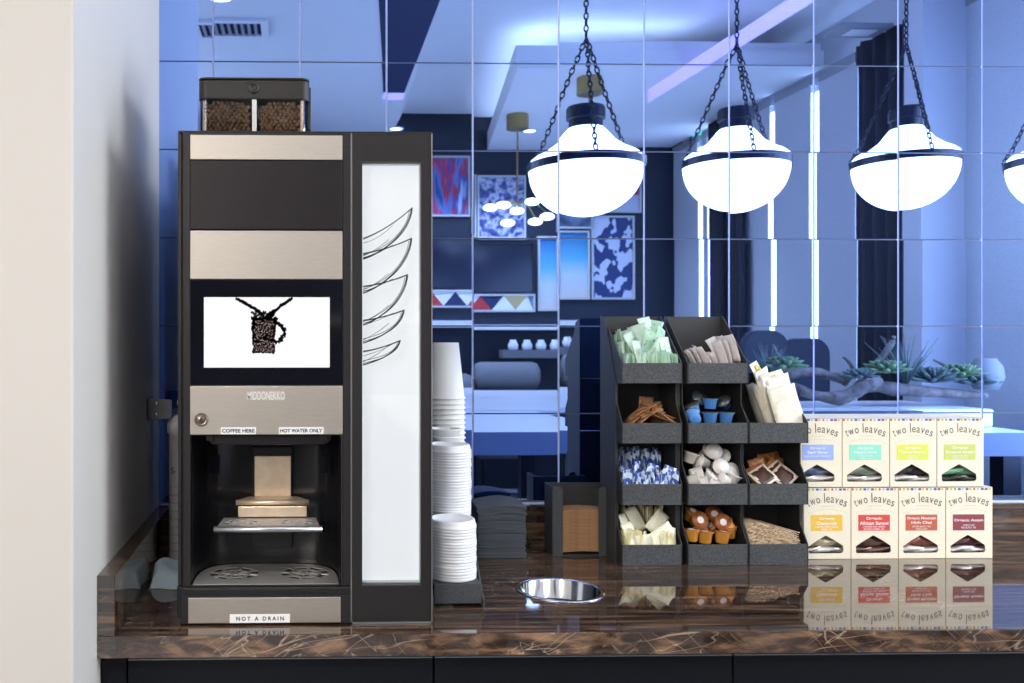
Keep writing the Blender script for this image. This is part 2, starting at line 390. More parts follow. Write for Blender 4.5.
# ------------------------------------------------------------------ mirror of square tiles
xs_line = [at(px, 342, 0).x for px in (643.4, 730.4)]
PX = 0.2098; X0 = at(643.4, 342, 0).x
z_top, z_bot = at(643.4, 65, 0).z, at(643.4, 413.2, 0).z
PZ = (z_top-z_bot)/4; Z0 = z_bot
b = MB(); mb_j = MB(); mb_h = MB()
i0 = math.floor((XL-X0)/PX); j0 = -1
gv, gh = 0.0024, 0.0017
for i in range(i0, i0+20):
    for j in range(j0, 11):
        x0, x1 = max(X0+i*PX, XL), X0+(i+1)*PX; z0, z1 = max(Z0+j*PZ, 1.003), Z0+(j+1)*PZ
        if x1-x0 < 0.01 or z1-z0 < 0.01: continue
        rnd = random.Random(i*31+7)
        rnd2 = random.Random(i*131+j*17+5)
        tx = rnd.uniform(-0.0012, 0.0012)+rnd2.uniform(-0.0006, 0.0006); ty = rnd2.uniform(-0.0012, 0.0012)
        if i == -2: tx += 0.0042           # the column of tiles that sits a touch out of true
        cx_, cz_ = (x0+x1)/2, (z0+z1)/2
        g0 = gv if x0 > XL else 0
        pts = [(x0+g0, z0+gh), (x1-gv, z0+gh), (x1-gv, z1-gh), (x0+g0, z1-gh)]
        v = [(x, -0.004+(z-cz_)*tx+(x-cx_)*ty, z) for x, z in pts]
        b.add(v+[(x, 0.006, z) for x, z in pts], [(0, 1, 2, 3), (7, 6, 5, 4), (0, 4, 5, 1), (1, 5, 6, 2), (2, 6, 7, 3), (3, 7, 4, 0)])
mir = thing('tiled_mirror', (1.2, 0, 1.003), 'blue tinted wall mirror of square tiles above the stone backsplash', 'mirror')
b.build('mirror_tiles', 'mirror_blue', mir, merge=False)
jb = MB()
for i in range(i0+1, i0+20): x = X0+i*PX; jb.box(x-gv, x+gv, -0.0015, 0.011, 1.003, Z0+11*PZ)
jb.build('bevel_glint_strips', 'glint_trim_pale', mir, merge=False)  # pale colour stands in for light caught by the tile bevels
jb = MB()
for j in range(0, 12): z = Z0+j*PZ; jb.box(XL, X0+(i0+20)*PX, -0.0010, 0.010, z-gh, z+gh)
jb.build('joint_line', 'joint_dark', mir, merge=False)
tag(MB().box(XL, 3.7, -0.010, 0.011, 1.0, 1.0035).build('trim_1', 'glint_trim_pale'), kind='structure')

# ------------------------------------------------------------------ counter
SK = atz(560, 590.5, ZC); SR = 0.080
ct = thing('countertop', (0.9, -0.33, 0.863), 'polished dark brown marble countertop with pale veins carrying the coffee machine', 'countertop')
circ = [(SK.x+SR*math.cos(2*PI*i/48), SK.y+SR*math.sin(2*PI*i/48)) for i in range(48)]
b = MB(); b.holed([(XL, YF+0.003), (3.5, YF+0.003), (3.5, 0.01), (XL, 0.01)], [circ], 'z', ZC-0.036, ZC)
b.build('slab', 'stone_top', ct)
MB().box(XL, 3.5, YF, YF+0.0035, ZC-0.037, ZC-0.0005).build('front_edge', 'stone_edge', ct)
MB().box(XL+0.03, 3.5, -0.020, 0.011, ZC, 1.0).build('backsplash', 'stone_top', ct, bevel=0.001)
MB().box(XL, XL+0.03, YF, 0.011, ZC, 1.0015).build('side_splash', 'stone_top', ct, bevel=0.001)
# cabinets under the counter
yc = YF+0.022
xsplit = [at(127, 660, yc).x, at(433.8, 660, yc).x, at(733, 660, yc).x]
xsplit.append(xsplit[2]+(xsplit[2]-xsplit[1])); xsplit.append(xsplit[3]+0.34); 
names = ['black base cabinet below the coffee machine', 'black base cabinet below the cup rack and the round steel chute', 'black base cabinet below the boxes of tea',
         'black base cabinet at the right end of the counter']
tag(MB().box(XL+0.001, xsplit[0]-0.002, yc+0.004, 0.0, 0, ZC-0.038).build('filler_panel', 'black_panel'), 'narrow black filler panel closing the gap between wall and cabinets', 'panel')
for k in range(4):
    x0, x1 = xsplit[k]+0.001, xsplit[k+1]-0.001
    t = thing('base_cabinet', ((x0+x1)/2, -0.3, 0), names[k], 'cabinet')
    MB().box(x0, x1, yc+0.02, 0.0, 0.0, ZC-0.037).build('carcass', 'black_panel', t)
    d = MB().box(x0+0.001, x1-0.001, yc, yc+0.019, 0.62, ZC-0.048).build('drawer', 'black_panel', t, bevel=0.0015)
    MB().box(x0+0.001, x1-0.001, yc-0.0015, yc+0.004, ZC-0.0478, ZC-0.0462).build('edge_strip', 'bracket_grey', d)
    MB().box(x0+0.001, x1-0.001, yc, yc+0.019, 0.10, 0.612).build('door', 'black_panel', t, bevel=0.0015)

# ------------------------------------------------------------------ round steel chute
b = MB(); b.smooth = True
b.lathe([(0.0765, -0.13), (0.0765, 0.001), (0.080, 0.0035), (0.0855, 0.002), (0.0860, 0.0003), (0.0786, 0.0003), (0.0786, -0.1295)], (SK.x, SK.y, ZC), 64)
tag(b.build('waste_chute', 'steel'), 'round stainless steel chute ring sunk into the counter', 'waste chute')

# ================================================================== COFFEE MACHINE
YM = -0.60
def mx(px): return at(px, 400, YM).x
def mz(py, px=300): return at(px, py, YM).z
M0 = thing('coffee_machine', ((mx(180)+mx(432))/2, -0.33, ZC), 'tall dark bean to cup coffee machine with screen and lit side tower', 'coffee machine')
xa, xb, xm = mx(179), mx(351), mx(351.6); zt = mz(133); zb = ZC+0.012
yb = -0.07
cav_l, cav_r, cav_b, cav_t = mx(190), mx(341), mz(587), mz(434)
CD = 0.145
# housing of the main unit around the cavity
b = MB(); b.box(xa, xb, YM+0.02+CD, yb, zb, zt-0.001); b.box(xa, xb, YM+0.012, YM+0.0205+CD, cav_t, zt-0.001); b.box(xa, xb, YM+0.012, YM+0.0205+CD, zb, cav_b)
b.box(xa, cav_l, YM+0.012, YM+0.0205+CD, cav_b, cav_t); b.box(cav_r, xb, YM+0.012, YM+0.0205+CD, cav_b, cav_t)
b.build('housing', 'machine_black', M0)
# left side skin and door frame
MB().box(mx(177.6), mx(181.5), YM+0.004, yb, mz(585), zt).build('side_panel', 'machine_dark', M0, bevel=0.001)
MB().box(mx(176.8), mx(182), YM+0.002, yb, mz(617), mz(586.5)).build('side_panel', 'machine_black', M0, bevel=0.001)
fr = MB().holed([(mx(182.5), mz(586)), (mx(350.5), mz(586)), (mx(350.5), zt), (mx(182.5), zt)],
        [[(mx(190), mz(434.5)), (mx(342.6), mz(434.5)), (mx(342.6), mz(135)), (mx(190), mz(135))],
         [(cav_l, mz(585.5)), (cav_r, mz(585.5)), (cav_r, mz(435.3)), (cav_l, mz(435.3))]], 'y', YM, YM+0.012)
fr.build('door_frame', 'machine_dark', M0, bevel=0.0007)
MB().box(mx(183.0), mx(184.2), YM-0.0006, YM, mz(586), zt).build('frame_seam', 'machine_black', M0)
MB().box(mx(342.7), mx(343.6), YM-0.0006, YM, mz(586), zt).build('frame_seam', 'machine_black', M0)
MB().box(mx(178), mx(432), YM+0.001, yb, zt-0.0005, zt+0.0035).build('top_cover', 'machine_black', M0, bevel=0.001)
def panel(name, x0, x1, y0, y1, m_, dy=-0.002, bv=0.0008):
    return MB().box(mx(x0), mx(x1), YM+dy, YM+0.011, mz(y1), mz(y0)).build(name, m_, M0, bevel=bv)
panel('top_panel', 190.3, 342.3, 135.5, 160, 'brushed_steel')
panel('dark_panel', 190.3, 342.3, 161, 229.5, 'machine_panel', -0.001)
panel('middle_panel', 190.3, 342.3, 231, 279.3, 'brushed_steel')
scr = panel('screen_glass', 190.3, 342.3, 280.5, 385, 'glass_black', -0.001)
lp = panel('lower_panel', 190.3, 342.6, 386, 434.3, 'brushed_steel', -0.003)
y_s = YM-0.0013
disp = MB().box(mx(204), mx(329.7), y_s, YM+0.002, mz(367.5), mz(297.3)).build('display', 'screen_white', scr)
# the picture on the display: a mug made of coffee beans with beans pouring in
def bean_marks(pts, n_, rr, mt, yy, name):
    b = MB()
    for (px, py) in pts:
        a0 = R(0, PI); r1, r2 = rr*R(0.8, 1.2), rr*R(0.5, 0.8)
        c = (mx(px), mz(py))
        vv = []
        for k in range(7):
            t = 2*PI*k/7; ex, ez = r1*math.cos(t), r2*math.sin(t)
            vv.append((c[0]+ex*math.cos(a0)-ez*math.sin(a0), yy, c[1]+ex*math.sin(a0)+ez*math.cos(a0)))
        b.add(vv, [list(range(7))])
    return b.build(name, mt, disp, merge=False)
pts = []
for _ in range(620):
    v = R(0, 1); py = 318+v*34.5; hw = 11.8-1.9*v+(0.8 if v > 0.92 else 0); px = 263.8+R(-hw, hw)
    if v < 0.12 and R(0, 1) < 0.45: continue
    pts.append((px, py))
for t in [i/60 for i in range(61)]:          # handle
    a = -PI/2*1.05+t*PI*1.05; pts.append((275+9.0*math.cos(a)+R(-1.5, 1.5), 332.5+9.0*math.sin(a)*1.05+R(-1.5, 1.5)))
for t in [i/70 for i in range(71)]:
    pts.append((236.5+t*27+R(-.5, .5), 299+t*t*6+t*11+R(-1, 1)*(0.3+t*1.3))); pts.append((291.5-t*24+R(-.5, .5), 298.5+t*17+R(-1, 1)*(0.3+t*1.3)))
    pts.append((252+t*25, 312+R(0, 9)))
bb = MB(); bb.add([(mx(a), y_s-0.00015, mz(c)) for a, c in [(252.8, 320), (256, 318.5), (259, 321), (262, 316), (266, 318), (270, 315.5), (274.6, 320), (274.2, 340), (273.2, 351.6), (268, 352.8), (258, 352.8), (254, 351.4), (253.3, 338)]], [list(range(13))]); bb.build('bean_mug_picture', 'bean_picture', disp)
bean_marks(pts, 0, 0.0031, 'bean_picture', y_s-0.0003, 'bean_mug_picture')
pts2 = [(263.8+R(-10, 10)*0.98, 320+R(0, 1)*32) for _ in range(190)]
bean_marks(pts2, 0, 0.0009, 'bean_picture_light', y_s-0.0005, 'bean_highlights')
# lower steel panel details
text_mesh('MIDDONEKKO', mx(284.8)-mx(247.5), mz(391)-mz(399.5), ((mx(247.5)+mx(284.8))/2, YM-0.0034, mz(395.5)), parent=lp, mat_='logo_pale', name='maker_lettering', bold=0.02)
for (x0, x1, txt) in ((221, 256, 'COFFEE HERE'), (279, 323.5, 'HOT WATER ONLY')):
    s_ = MB().box(mx(x0), mx(x1), YM-0.0034, YM-0.0029, mz(433.8), mz(427)).build('sticker', 'label_white', lp)
    text_mesh(txt, mx(x1-1.2)-mx(x0+1.2), 0.0066, ((mx(x0)+mx(x1))/2, YM-0.0036, mz(430.4)), parent=s_, mat_='ink', bold=0.03)
lk = MB(); lk.smooth = True; Mx = Matrix.Rotation(PI/2, 4, 'X')
c_ = (mx(201.3), YM-0.003, mz(419))
lk.lathe([(0.0, 0.004), (0.007, 0.004), (0.0085, 0.002), (0.0095, 0.005), (0.0115, 0.004), (0.012, 0)], c_, 28, Mx)
lko = lk.build('key_lock', 'lock_metal', lp)
MB().box(c_[0]-0.0009, c_[0]+0.0009, c_[1]-0.0045, c_[1]-0.003, c_[2]-0.004, c_[2]+0.004).build('keyhole', 'ink', lko)
# dispensing cavity: curved black shell
b = MB(); b.smooth = True
xc0, xc1 = cav_l+0.001, cav_r-0.001; n = 24; prof = []
for k in range(n+1):
    t = k/n; a = PI*t; prof.append(((xc0+xc1)/2-(xc1-xc0)/2*math.copysign(abs(math.cos(a))**0.45, math.cos(a)), YM+0.012+CD*0.98*math.sin(a)**0.6))
v = [(x, y, z) for x, y in prof for z in (cav_b, cav_t)]
b.add(v, [(2*k, 2*k+2, 2*k+3, 2*k+1) for k in range(n)]); cav = b.build('dispensing_recess', 'cavity_black', M0)
ydeep = YM+0.012+CD*0.98
yw = ydeep-0.008
def dx(px, Y): return at(px, 480, Y).x
def dz(py, Y): return at(280, py, Y).z
MB().box(dx(254, yw)-0.003, dx(291, yw)+0.003, yw, ydeep, dz(548, yw), dz(447, yw)).build('slide_rail', 'machine_black', cav, bevel=0.001)
# spout block
sp = MB(); sp.smooth = False
pr = [(mx(207), mz(434.8)), (mx(331), mz(434.8)), (mx(331), mz(441)), (mx(326), mz(445.5)), (mx(212), mz(445.5)), (mx(207), mz(441))]
sp.prism(pr, 'y', YM+0.012, YM+0.10); sp.build('spout_block', 'machine_panel', M0, bevel=0.003)
for px_ in (209, 324):
    MB().box(mx(px_-3), mx(px_+3), YM+0.006, YM+0.02, mz(441), mz(435.5)).build('spout_catch', 'machine_black', M0, bevel=0.001)
yk = YM+0.09
MB().box(dx(209, yk), dx(220, yk), yk-0.001, yk+0.012, dz(474, yk), dz(455, yk)).build('sensor_window', 'glass_black', M0, bevel=0.001)
MB().box(dx(325, yk), dx(331, yk), yk-0.001, yk+0.012, dz(474, yk), dz(455, yk)).build('sensor_window', 'glass_black', M0, bevel=0.001)
# height-adjustable cup shelf
yp = yw-0.004
MB().box(dx(254.5, yp), dx(291, yp), yp, yw, dz(500, yp), dz(456, yp)).build('shelf_back_plate', 'warm_steel', M0, bevel=0.001)
zs = mz(529)
b = MB()
b.add([(dx(250, yp), yp-0.001, dz(496, yp)), (dx(296, yp), yp-0.001, dz(496, yp)), (dx(309, yp-.05), yp-0.05, zs+0.034), (dx(236, yp-.05), yp-0.05, zs+0.034),
       (dx(250, yp), yp-0.001, dz(496, yp)-0.003), (dx(296, yp), yp-0.001, dz(496, yp)-0.003), (dx(309, yp-.05), yp-0.05, zs+0.031), (dx(236, yp-.05), yp-0.05, zs+0.031)],
      [(0, 1, 2, 3), (7, 6, 5, 4), (0, 4, 5, 1), (1, 5, 6, 2), (2, 6, 7, 3), (3, 7, 4, 0)])
b.build('upper_cup_rest', 'warm_steel', M0)
b = MB(); b.smooth = True; b.tube([(dx(236, yp-.05), yp-0.05, zs+0.030), (dx(309, yp-.05), yp-0.05, zs+0.030)], 0.005, 14); b.build('hinge_tube', 'warm_steel', M0)
MB().box(dx(238, yp-.055), dx(307, yp-.055), yp-0.056, yp-0.05, zs+0.004, zs+0.024).build('shelf_upstand', 'warm_steel', M0, bevel=0.002)
yfr = YM+0.004; xs0, xs1 = mx(216), mx(320)
hl = []
def star(cx, cy, r0, r1, sq=1.0):
    out = []
    for k in range(8):
        a = 2*PI*k/8+0.2
        for rr0, rr1 in ((r0, r0+(r1-r0)*0.42), (r0+(r1-r0)*0.58, r1)):
            da = 0.31
            out.append([(cx+rr0*math.cos(a-da), cy+sq*rr0*math.sin(a-da)), (cx+rr1*math.cos(a-da), cy+sq*rr1*math.sin(a-da)),
                        (cx+rr1*math.cos(a+da), cy+sq*rr1*math.sin(a+da)), (cx+rr0*math.cos(a+da), cy+sq*rr0*math.sin(a+da))])
    return out
shw = (xs1-xs0)/2; shc = (xs0+xs1)/2
holes = star(shc-shw*0.55, YM+0.052, 0.009, 0.030, 0.9)+star(shc+shw*0.55, YM+0.052, 0.009, 0.030, 0.9)
out = [(xs0, yfr+0.004), (xs1, yfr+0.004), (xs1-0.006, yp-0.05), (xs0+0.006, yp-0.05)]
MB().holed(out, holes, 'z', zs, zs+0.002).build('cup_shelf', 'tray_steel', M0)
b = MB(); b.smooth = True; b.tube([(xs0-0.004, yfr, zs-0.001), (xs1+0.004, yfr, zs-0.001)], 0.0052, 14); b.build('shelf_rail', 'edge_silver', M0)
# drip tray
zd = mz(585)
prd = [(x*0.98+shc*0.02, y-0.004) for x, y in prof]
holes = star(shc-0.065, YM+0.082, 0.010, 0.046, 0.95)+star(shc+0.065, YM+0.082, 0.010, 0.046, 0.95)
MB().holed([(p[0], p[1]) for p in prd], holes, 'z', zd-0.002, zd).build('drip_grate', 'tray_steel', M0)
MB().prism([(p[0], p[1]+0.001) for p in prd], 'z', cav_b-0.001, zd-0.010).build('drip_tray_floor', 'machine_black', M0)
MB().box(mx(181), mx(350.6), YM-0.003, YM+0.013, mz(623), mz(586.6)).build('tray_front', 'machine_dark', M0, bevel=0.0012)
MB().box(mx(185), mx(349.5), YM-0.0045, YM-0.002, mz(593.5), mz(588)).build('tray_lip', 'machine_black', M0, bevel=0.001)
dr = MB().box(mx(188.5), mx(340.5), YM-0.005, YM-0.002, mz(621.8), mz(596.6)).build('drain_panel', 'brushed_steel', M0, bevel=0.0008)
s_ = MB().box(mx(230), mx(290), YM-0.0056, YM-0.005, mz(621.5), mz(613)).build('sticker', 'label_white', dr)
text_mesh('NOT A DRAIN', mx(284)-mx(236.5), 0.0072, ((mx(284)+mx(236.5))/2, YM-0.0058, mz(617.3)), parent=s_, mat_='ink', spacing=1.5, bold=0.025)
# right tower with lit cup chamber
tx0, tx1 = mx(352.4), mx(431.2); ty1 = yb; TD = 0.018
wx0, wx1, wz0, wz1 = mx(362.3), mx(420.8), mz(586), mz(161)
MB().holed([(tx0, mz(622.5)), (tx1, mz(622.5)), (tx1, zt), (tx0, zt)], [[(wx0, wz0), (wx1, wz0), (wx1, wz1), (wx0, wz1)]], 'y', YM, YM+0.014).build('tower_door', 'machine_dark', M0, bevel=0.0008)
b = MB(); b.box(tx0, tx1, YM+0.015+TD, ty1, zb, zt-0.001); b.box(tx0, wx0-0.002, YM+0.014, YM+0.016+TD, zb, zt-0.001); b.box(wx1+0.002, tx1, YM+0.014, YM+0.016+TD, zb, zt-0.001)
b.box(wx0-0.002, wx1+0.002, YM+0.014, YM+0.016+TD, wz1, zt-0.001); b.box(wx0-0.002, wx1+0.002, YM+0.014, YM+0.016+TD, zb, wz0)
b.build('tower_housing', 'machine_black', M0)
MB().box(wx0-0.0015, wx1+0.0015, YM+0.010+TD, YM+0.0145+TD, wz0, wz1).build('light_panel', 'light_panel', M0)
b = MB(); b.box(wx0-0.0019, wx0, YM+0.014, YM+0.010+TD, wz0, wz1); b.box(wx1, wx1+0.0019, YM+0.014, YM+0.010+TD, wz0, wz1)
b.box(wx0, wx1, YM+0.014, YM+0.010+TD, wz0, wz0+0.002); b.box(wx0, wx1, YM+0.014, YM+0.010+TD, wz1-0.002, wz1)
b.build('chamber_lining', 'chamber_white', M0)
pane = MB().box(wx0, wx1, YM+0.001, YM+0.003, wz0, wz1).build('window_pane', 'clear_plastic', M0)
for x_ in (351.3, 431.9):
    MB().box(mx(x_)-0.0008, mx(x_)+0.0008, YM-0.001, YM+0.03, mz(622.5), zt).build('edge_trim', 'edge_silver', M0)
MB().box(tx0, tx1, YM-0.001, YM+0.02, mz(624), mz(622.5)).build('edge_trim', 'edge_silver', M0)
for px_, yy in ((203, YM+0.035), (330, YM+0.035), (416, YM+0.035), (203, yb-0.05), (416, yb-0.05)):
    b = MB(); b.smooth = True; b.lathe([(0.010, 0.0), (0.012, 0.002), (0.012, 0.008), (0.008, 0.0125)], (dx(px_, YM+0.03), yy, ZC), 20); b.build('foot', 'bracket_grey', M0)
# feather sketch on the pane, drawn in pen strokes
b = MB()
def stroke(pl, wd=0.7):
    n_ = 18; q = []
    for k in range(n_+1):
        t = k/n_; m_ = len(pl)-1
        pp = [list(p) for p in pl]
        while len(pp) > 1: pp = [[pp[i][0]*(1-t)+pp[i+1][0]*t, pp[i][1]*(1-t)+pp[i+1][1]*t] for i in range(len(pp)-1)]
        q.append(pp[0])
    for k in range(n_):
        (x0, y0), (x1, y1) = q[k], q[k+1]; d = math.hypot(x1-x0, y1-y0) or 1; nx, ny = -(y1-y0)/d*wd/2, (x1-x0)/d*wd/2
        vv = [(mx(x0+nx), YM+0.0006, mz(y0+ny)), (mx(x1+nx), YM+0.0006, mz(y1+ny)), (mx(x1-nx), YM+0.0006, mz(y1-ny)), (mx(x0-nx), YM+0.0006, mz(y0-ny))]
        b.add(vv, [(0, 1, 2, 3)])
for (tipx, tipy, ty_, by_) in ((411.5, 208, 239, 259), (411, 238.5, 254, 293), (407, 275, 287, 325), (403.5, 310.5, 321, 343), (399.5, 341, 352, 365)):
    ex = 363
    stroke([(ex, ty_), (ex+(tipx-ex)*.55, ty_-(ty_-tipy)*.35), (tipx, tipy)], 1.0)
    stroke([(ex, ty_-1), (ex+(tipx-ex)*.5, ty_-(ty_-tipy)*.30), (tipx+1, tipy-1)], 0.6)
    stroke([(tipx, tipy), (tipx-3, tipy+(by_-tipy)*.55), (ex+14, by_-4), (ex, by_)], 1.3)
    stroke([(tipx+1, tipy-1), (tipx-1, tipy+(by_-tipy)*.55), (ex+18, by_-6), (ex, by_-1.5)], 0.7)
    stroke([(tipx-2, tipy+2), (tipx-6, tipy+(by_-tipy)*.6), (ex+12, by_-7), (ex, by_-4)], 0.6)
    stroke([(ex, by_-3), (ex+15, by_-10), (ex+26, by_-20)], 0.5)
    stroke([(ex, ty_+4), (ex+16, ty_), (ex+30, ty_-5-(ty_-tipy)*.3)], 0.45)
b.build('feather_sketch', 'ink', pane, merge=False)

# bean hopper standing in the top of the machine
HY0, HY1 = -0.47, -0.22
def hx(px, Y=HY0): return at(px, 110, Y).x
def hz(py, Y=HY0): return at(255, py, Y).z
hp = M0
def rounded(x0, x1, y0, y1, r, n_=6):
    pts = []
    for (cx, cy, a0) in ((x1-r, y1-r, 0), (x0+r, y1-r, PI/2), (x0+r, y0+r, PI), (x1-r, y0+r, 3*PI/2)):
        for k in range(n_+1): a = a0+PI/2*k/n_; pts.append((cx+r*math.cos(a), cy+r*math.sin(a)))
    return pts
zh0 = zt+0.0036; zh1 = hz(98.5); zh2 = hz(77.5)
hop = MB()
hop.holed(rounded(hx(199.5), hx(307), HY0+0.003, HY1-0.003, 0.012), [rounded(hx(199.5)+0.003, hx(307)-0.003, HY0+0.006, HY1-0.006, 0.010)], 'z', zh0, zh1)
hopo = hop.build('bean_hopper', 'clear_plastic', M0)
lid = MB(); lid.prism(rounded(hx(198), hx(309.5), HY0, HY1, 0.016), 'z', zh1-0.002, zh2-0.004)
lido = lid.build('hopper_lid', 'hopper_plastic', M0, bevel=0.003)
MB().prism(rounded(hx(198), hx(309.5), HY0-0.001, HY1, 0.016), 'z', zh2-0.0035, zh2).build('lid_rim', 'hopper_plastic', lido, bevel=0.001)
b = MB(); b.smooth = True; b.lathe([(0.0, 0.0012), (0.006, 0.0012), (0.007, 0.003), (0.0105, 0.003), (0.011, 0.0)], (hx(253.5), HY0, hz(88)), 28, Mx); b.build('lid_lock', 'hopper_plastic', lido)
MB().box(hx(252), hx(256.5), HY0+0.0015, HY1-0.01, zh0, zh1).build('hopper_divider', 'filter_white', hopo)
MB().box(hx(300.5), hx(303.5), HY0+0.0065, HY0+0.010, zh0, zh1).build('hopper_rib', 'warm_steel', hopo)
MB().box(hx(307), hx(311), HY0+0.02, HY0+0.035, zh1-0.055, zh2-0.012).build('lid_latch', 'hopper_plastic', lido, bevel=0.002)
b = MB(); b.smooth = True; b.lathe([(0.008, 0), (0.009, 0.003), (0.009, 0.015), (0.006, 0.018)], (hx(318), HY0+0.07, zh0), 20); b.build('reflected_knob', 'blue_plastic', M0)  # mirror reflection of a blue knob put in as solid geometry
b = MB(); b.smooth = True
for side in ((200.8, 251.5), (257, 306)):
    x0, x1 = hx(side[0])+0.006, hx(side[1])-0.004
    zz = zh0+0.004
    row = 0
    while zz < zh1-0.006:
        x_ = x0+(row % 2)*0.004
        while x_ < x1:
            top = zh1-0.003-0.010*abs((x_-(x0+x1)/2)/(x1-x0))
            if zz < top:
                Mr = Euler((R(-.7, .7), R(0, 3.1), R(-.6, .6))).to_matrix().to_4x4()
                b.ellipsoid((x_+R(-.001, .001), HY0+0.0135+R(-.0015, .002), zz+R(-.001, .001)), 0.0052, 0.0034, 0.0040, Mr, 9, 6)
            x_ += 0.0088
        zz += 0.0068; row += 1
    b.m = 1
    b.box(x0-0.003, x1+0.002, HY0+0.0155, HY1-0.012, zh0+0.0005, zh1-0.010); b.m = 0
o = b.build('coffee_beans', ['bean_brown', 'bin_inner'], None, merge=False)
tag(o, 'dark roasted coffee beans filling both halves of the clear hopper', 'coffee beans', kind='stuff')

# ================================================================== behind / left of the machine
fc = Vector((at(165, 500, -0.16).x+0.046, -0.14, ZC))
wf = thing('water_filter', fc, 'off white water filter cartridge standing between wall and coffee machine', 'water filter')
b = MB(); b.smooth = True
zf = at(170, 415, -0.16).z-ZC
b.lathe([(0.036, 0), (0.040, 0.004), (0.040, zf-0.045), (0.044, zf-0.040), (0.044, zf-0.018), (0.034, zf-0.006), (0.020, zf), (0.0, zf)], fc, 36); b.build('cartridge', 'filter_white', wf)
b = MB(); b.smooth = True; b.lathe([(0.016, zf), (0.016, zf+0.02), (0.022, zf+0.022), (0.022, zf+0.032), (0.0, zf+0.032)], fc, 24); b.build('filter_head', 'lid_white', wf)
vv, ff = text_mesh('Sc', 0.014, 0.014, (fc.x-0.024, fc.y-0.0335, at(171, 471, -0.18).z), keep=True)
MB().add(vv, ff).build('lettering', 'ink', wf, merge=False)
b = MB()
for k in range(9):
    z_ = at(171, 488+k*8, -0.18).z
    for q in range(5):
        a = math.radians(-140+q*9); r_ = 0.0405
        b.box(fc.x+r_*math.cos(a)-0.0022, fc.x+r_*math.cos(a)+0.0022, fc.y+r_*math.sin(a)-0.0003, fc.y+r_*math.sin(a)+0.0003, z_, z_+0.0012)
b.build('small_print', 'ink_grey', wf, merge=False)
br = thing('wall_bracket', (XL+0.03, -0.2, 1.2), 'small grey metal bracket fixed to the left wall above the filter cartridge', 'bracket')
pA = at(156, 396, -0.10); pB = at(174, 421, -0.20)
b = MB(); b.prism([(XL, pB.z), (XL+0.055, pB.z+0.004), (XL+0.055, pA.z-0.004), (XL, pA.z)], 'y', -0.175, -0.171); b.build('plate', 'bracket_grey', br)
MB().box(XL, XL+0.003, -0.175, -0.10, pB.z, pA.z).build('flange', 'bracket_grey', br)
for zz in (pB.z+0.012, pA.z-0.012):
    b = MB(); b.lathe([(0.004, 0), (0.004, 0.002), (0, 0.003)], (XL+0.02, -0.175, zz), 12, Mx); b.build('screw', 'steel', br)
# folded towel on the counter
tf = atz(148, 589.5, ZC)
b = MB(); b.smooth = True
x0, x1, y0, y1 = tf.x, mx(176)-0.012, tf.y, tf.y+0.15
nx_, ny_ = 14, 18; v = []
for side in (0, 1):
    for i in range(nx_+1):
        for j in range(ny_+1):
            u, t = i/nx_, j/ny_
            e = (1-abs(2*u-1)**6)*(1-abs(2*t-1)**5)
            z_ = ZC+0.001+(0.026+0.008*math.sin(u*4+t*3)+0.012*t)*e**0.5 if side == 0 else ZC+0.0008
            v.append((x0+(x1-x0)*u+0.004*math.sin(t*9), y0+(y1-y0)*t+0.005*math.sin(u*7), z_))
K = (nx_+1)*(ny_+1); f = []
for s_ in (0, K):
    for i in range(nx_):
        for j in range(ny_): a = s_+i*(ny_+1)+j; f.append((a, a+ny_+1, a+ny_+2, a+1))
b.add(v, f); tag(b.build('folded_towel', 'towel_blue'), 'blue grey cleaning towel folded on the counter left of the coffee machine', 'towel')

# ================================================================== cup and lid rack
RX0, RX1 = mx(432.8)+0.014, 0.3405
rk = thing('cup_rack', ((RX0+RX1)/2, -0.36, ZC), 'black stepped cup and lid rack close against the right of the coffee machine', 'rack')
steps = [(-0.505, -0.405, 0.943), (-0.405, -0.315, 0.985), (-0.315, -0.272, 1.03), (-0.272, -0.165, 1.085)]
for (a, b2, z) in steps:
    s_ = MB(); x1_ = RX1-0.004 if z < 1.04 else 0.352
    s_.box(RX0+0.003, x1_, a+0.001, b2, z-0.004, z); s_.box(RX0+0.003, x1_, a, a+0.004, (ZC+0.006 if z < 0.95 else z-0.045), z)
    if z > 1.04: s_.box(RX0+0.003, x1_, b2-0.004, b2, ZC, z)
    s_.build('step', 'bin_grey', rk, bevel=0.001)
for x_ in (RX0, RX1-0.0015):
    pts = [(-0.512, ZC), (-0.20, ZC), (-0.20, 1.20), (-0.345, 1.10), (-0.378, 1.075), (-0.512, 0.925)]
    pts = [(-0.512, ZC), (-0.19, ZC), (-0.19, 1.06), (-0.372, 1.06), (-0.405, 1.005), (-0.512, 0.915)]
    MB().prism(pts, 'x', x_-0.002, x_+0.0015).build('side_panel', 'rack_black', rk, bevel=0.0008)
# proto lid
def proto_cup(name, rt, rb, h, label, group, up=False):
    t = thing(name, (0, 0, 0), label, 'cup', group)
    b = MB(); b.smooth = True
    pr = [(rb-0.002, 0.003), (rb, 0), (rt-0.001, h-0.004), (rt+0.0016, h-0.003), (rt+0.0018, h-0.0006), (rt, h), (rt-0.0018, h-0.002), (rb-0.0018, 0.006), (0, 0.006)]
    pr = [(0, 0.003)]+pr
    b.lathe(pr if up else [(r, h-z) for r, z in pr], (0, 0, 0), 36)
    ob = b.build(name, 'paper_white', None); bpy.data.objects.remove(t)
    ob.location = (0, 0, 0); ROOT[ob.name] = Vector((0, 0, 0))
    return tag(ob, label, 'cup', group)
p_ = proto_cup('paper_cup', 0.0435, 0.030, 0.122, 'white paper cup turned upside down in the tall stack at the back of the rack', 'tall stack of upturned cups')
Yb_ = -0.222; cxb = at(465.5, 400, Yb_).x-0.0455
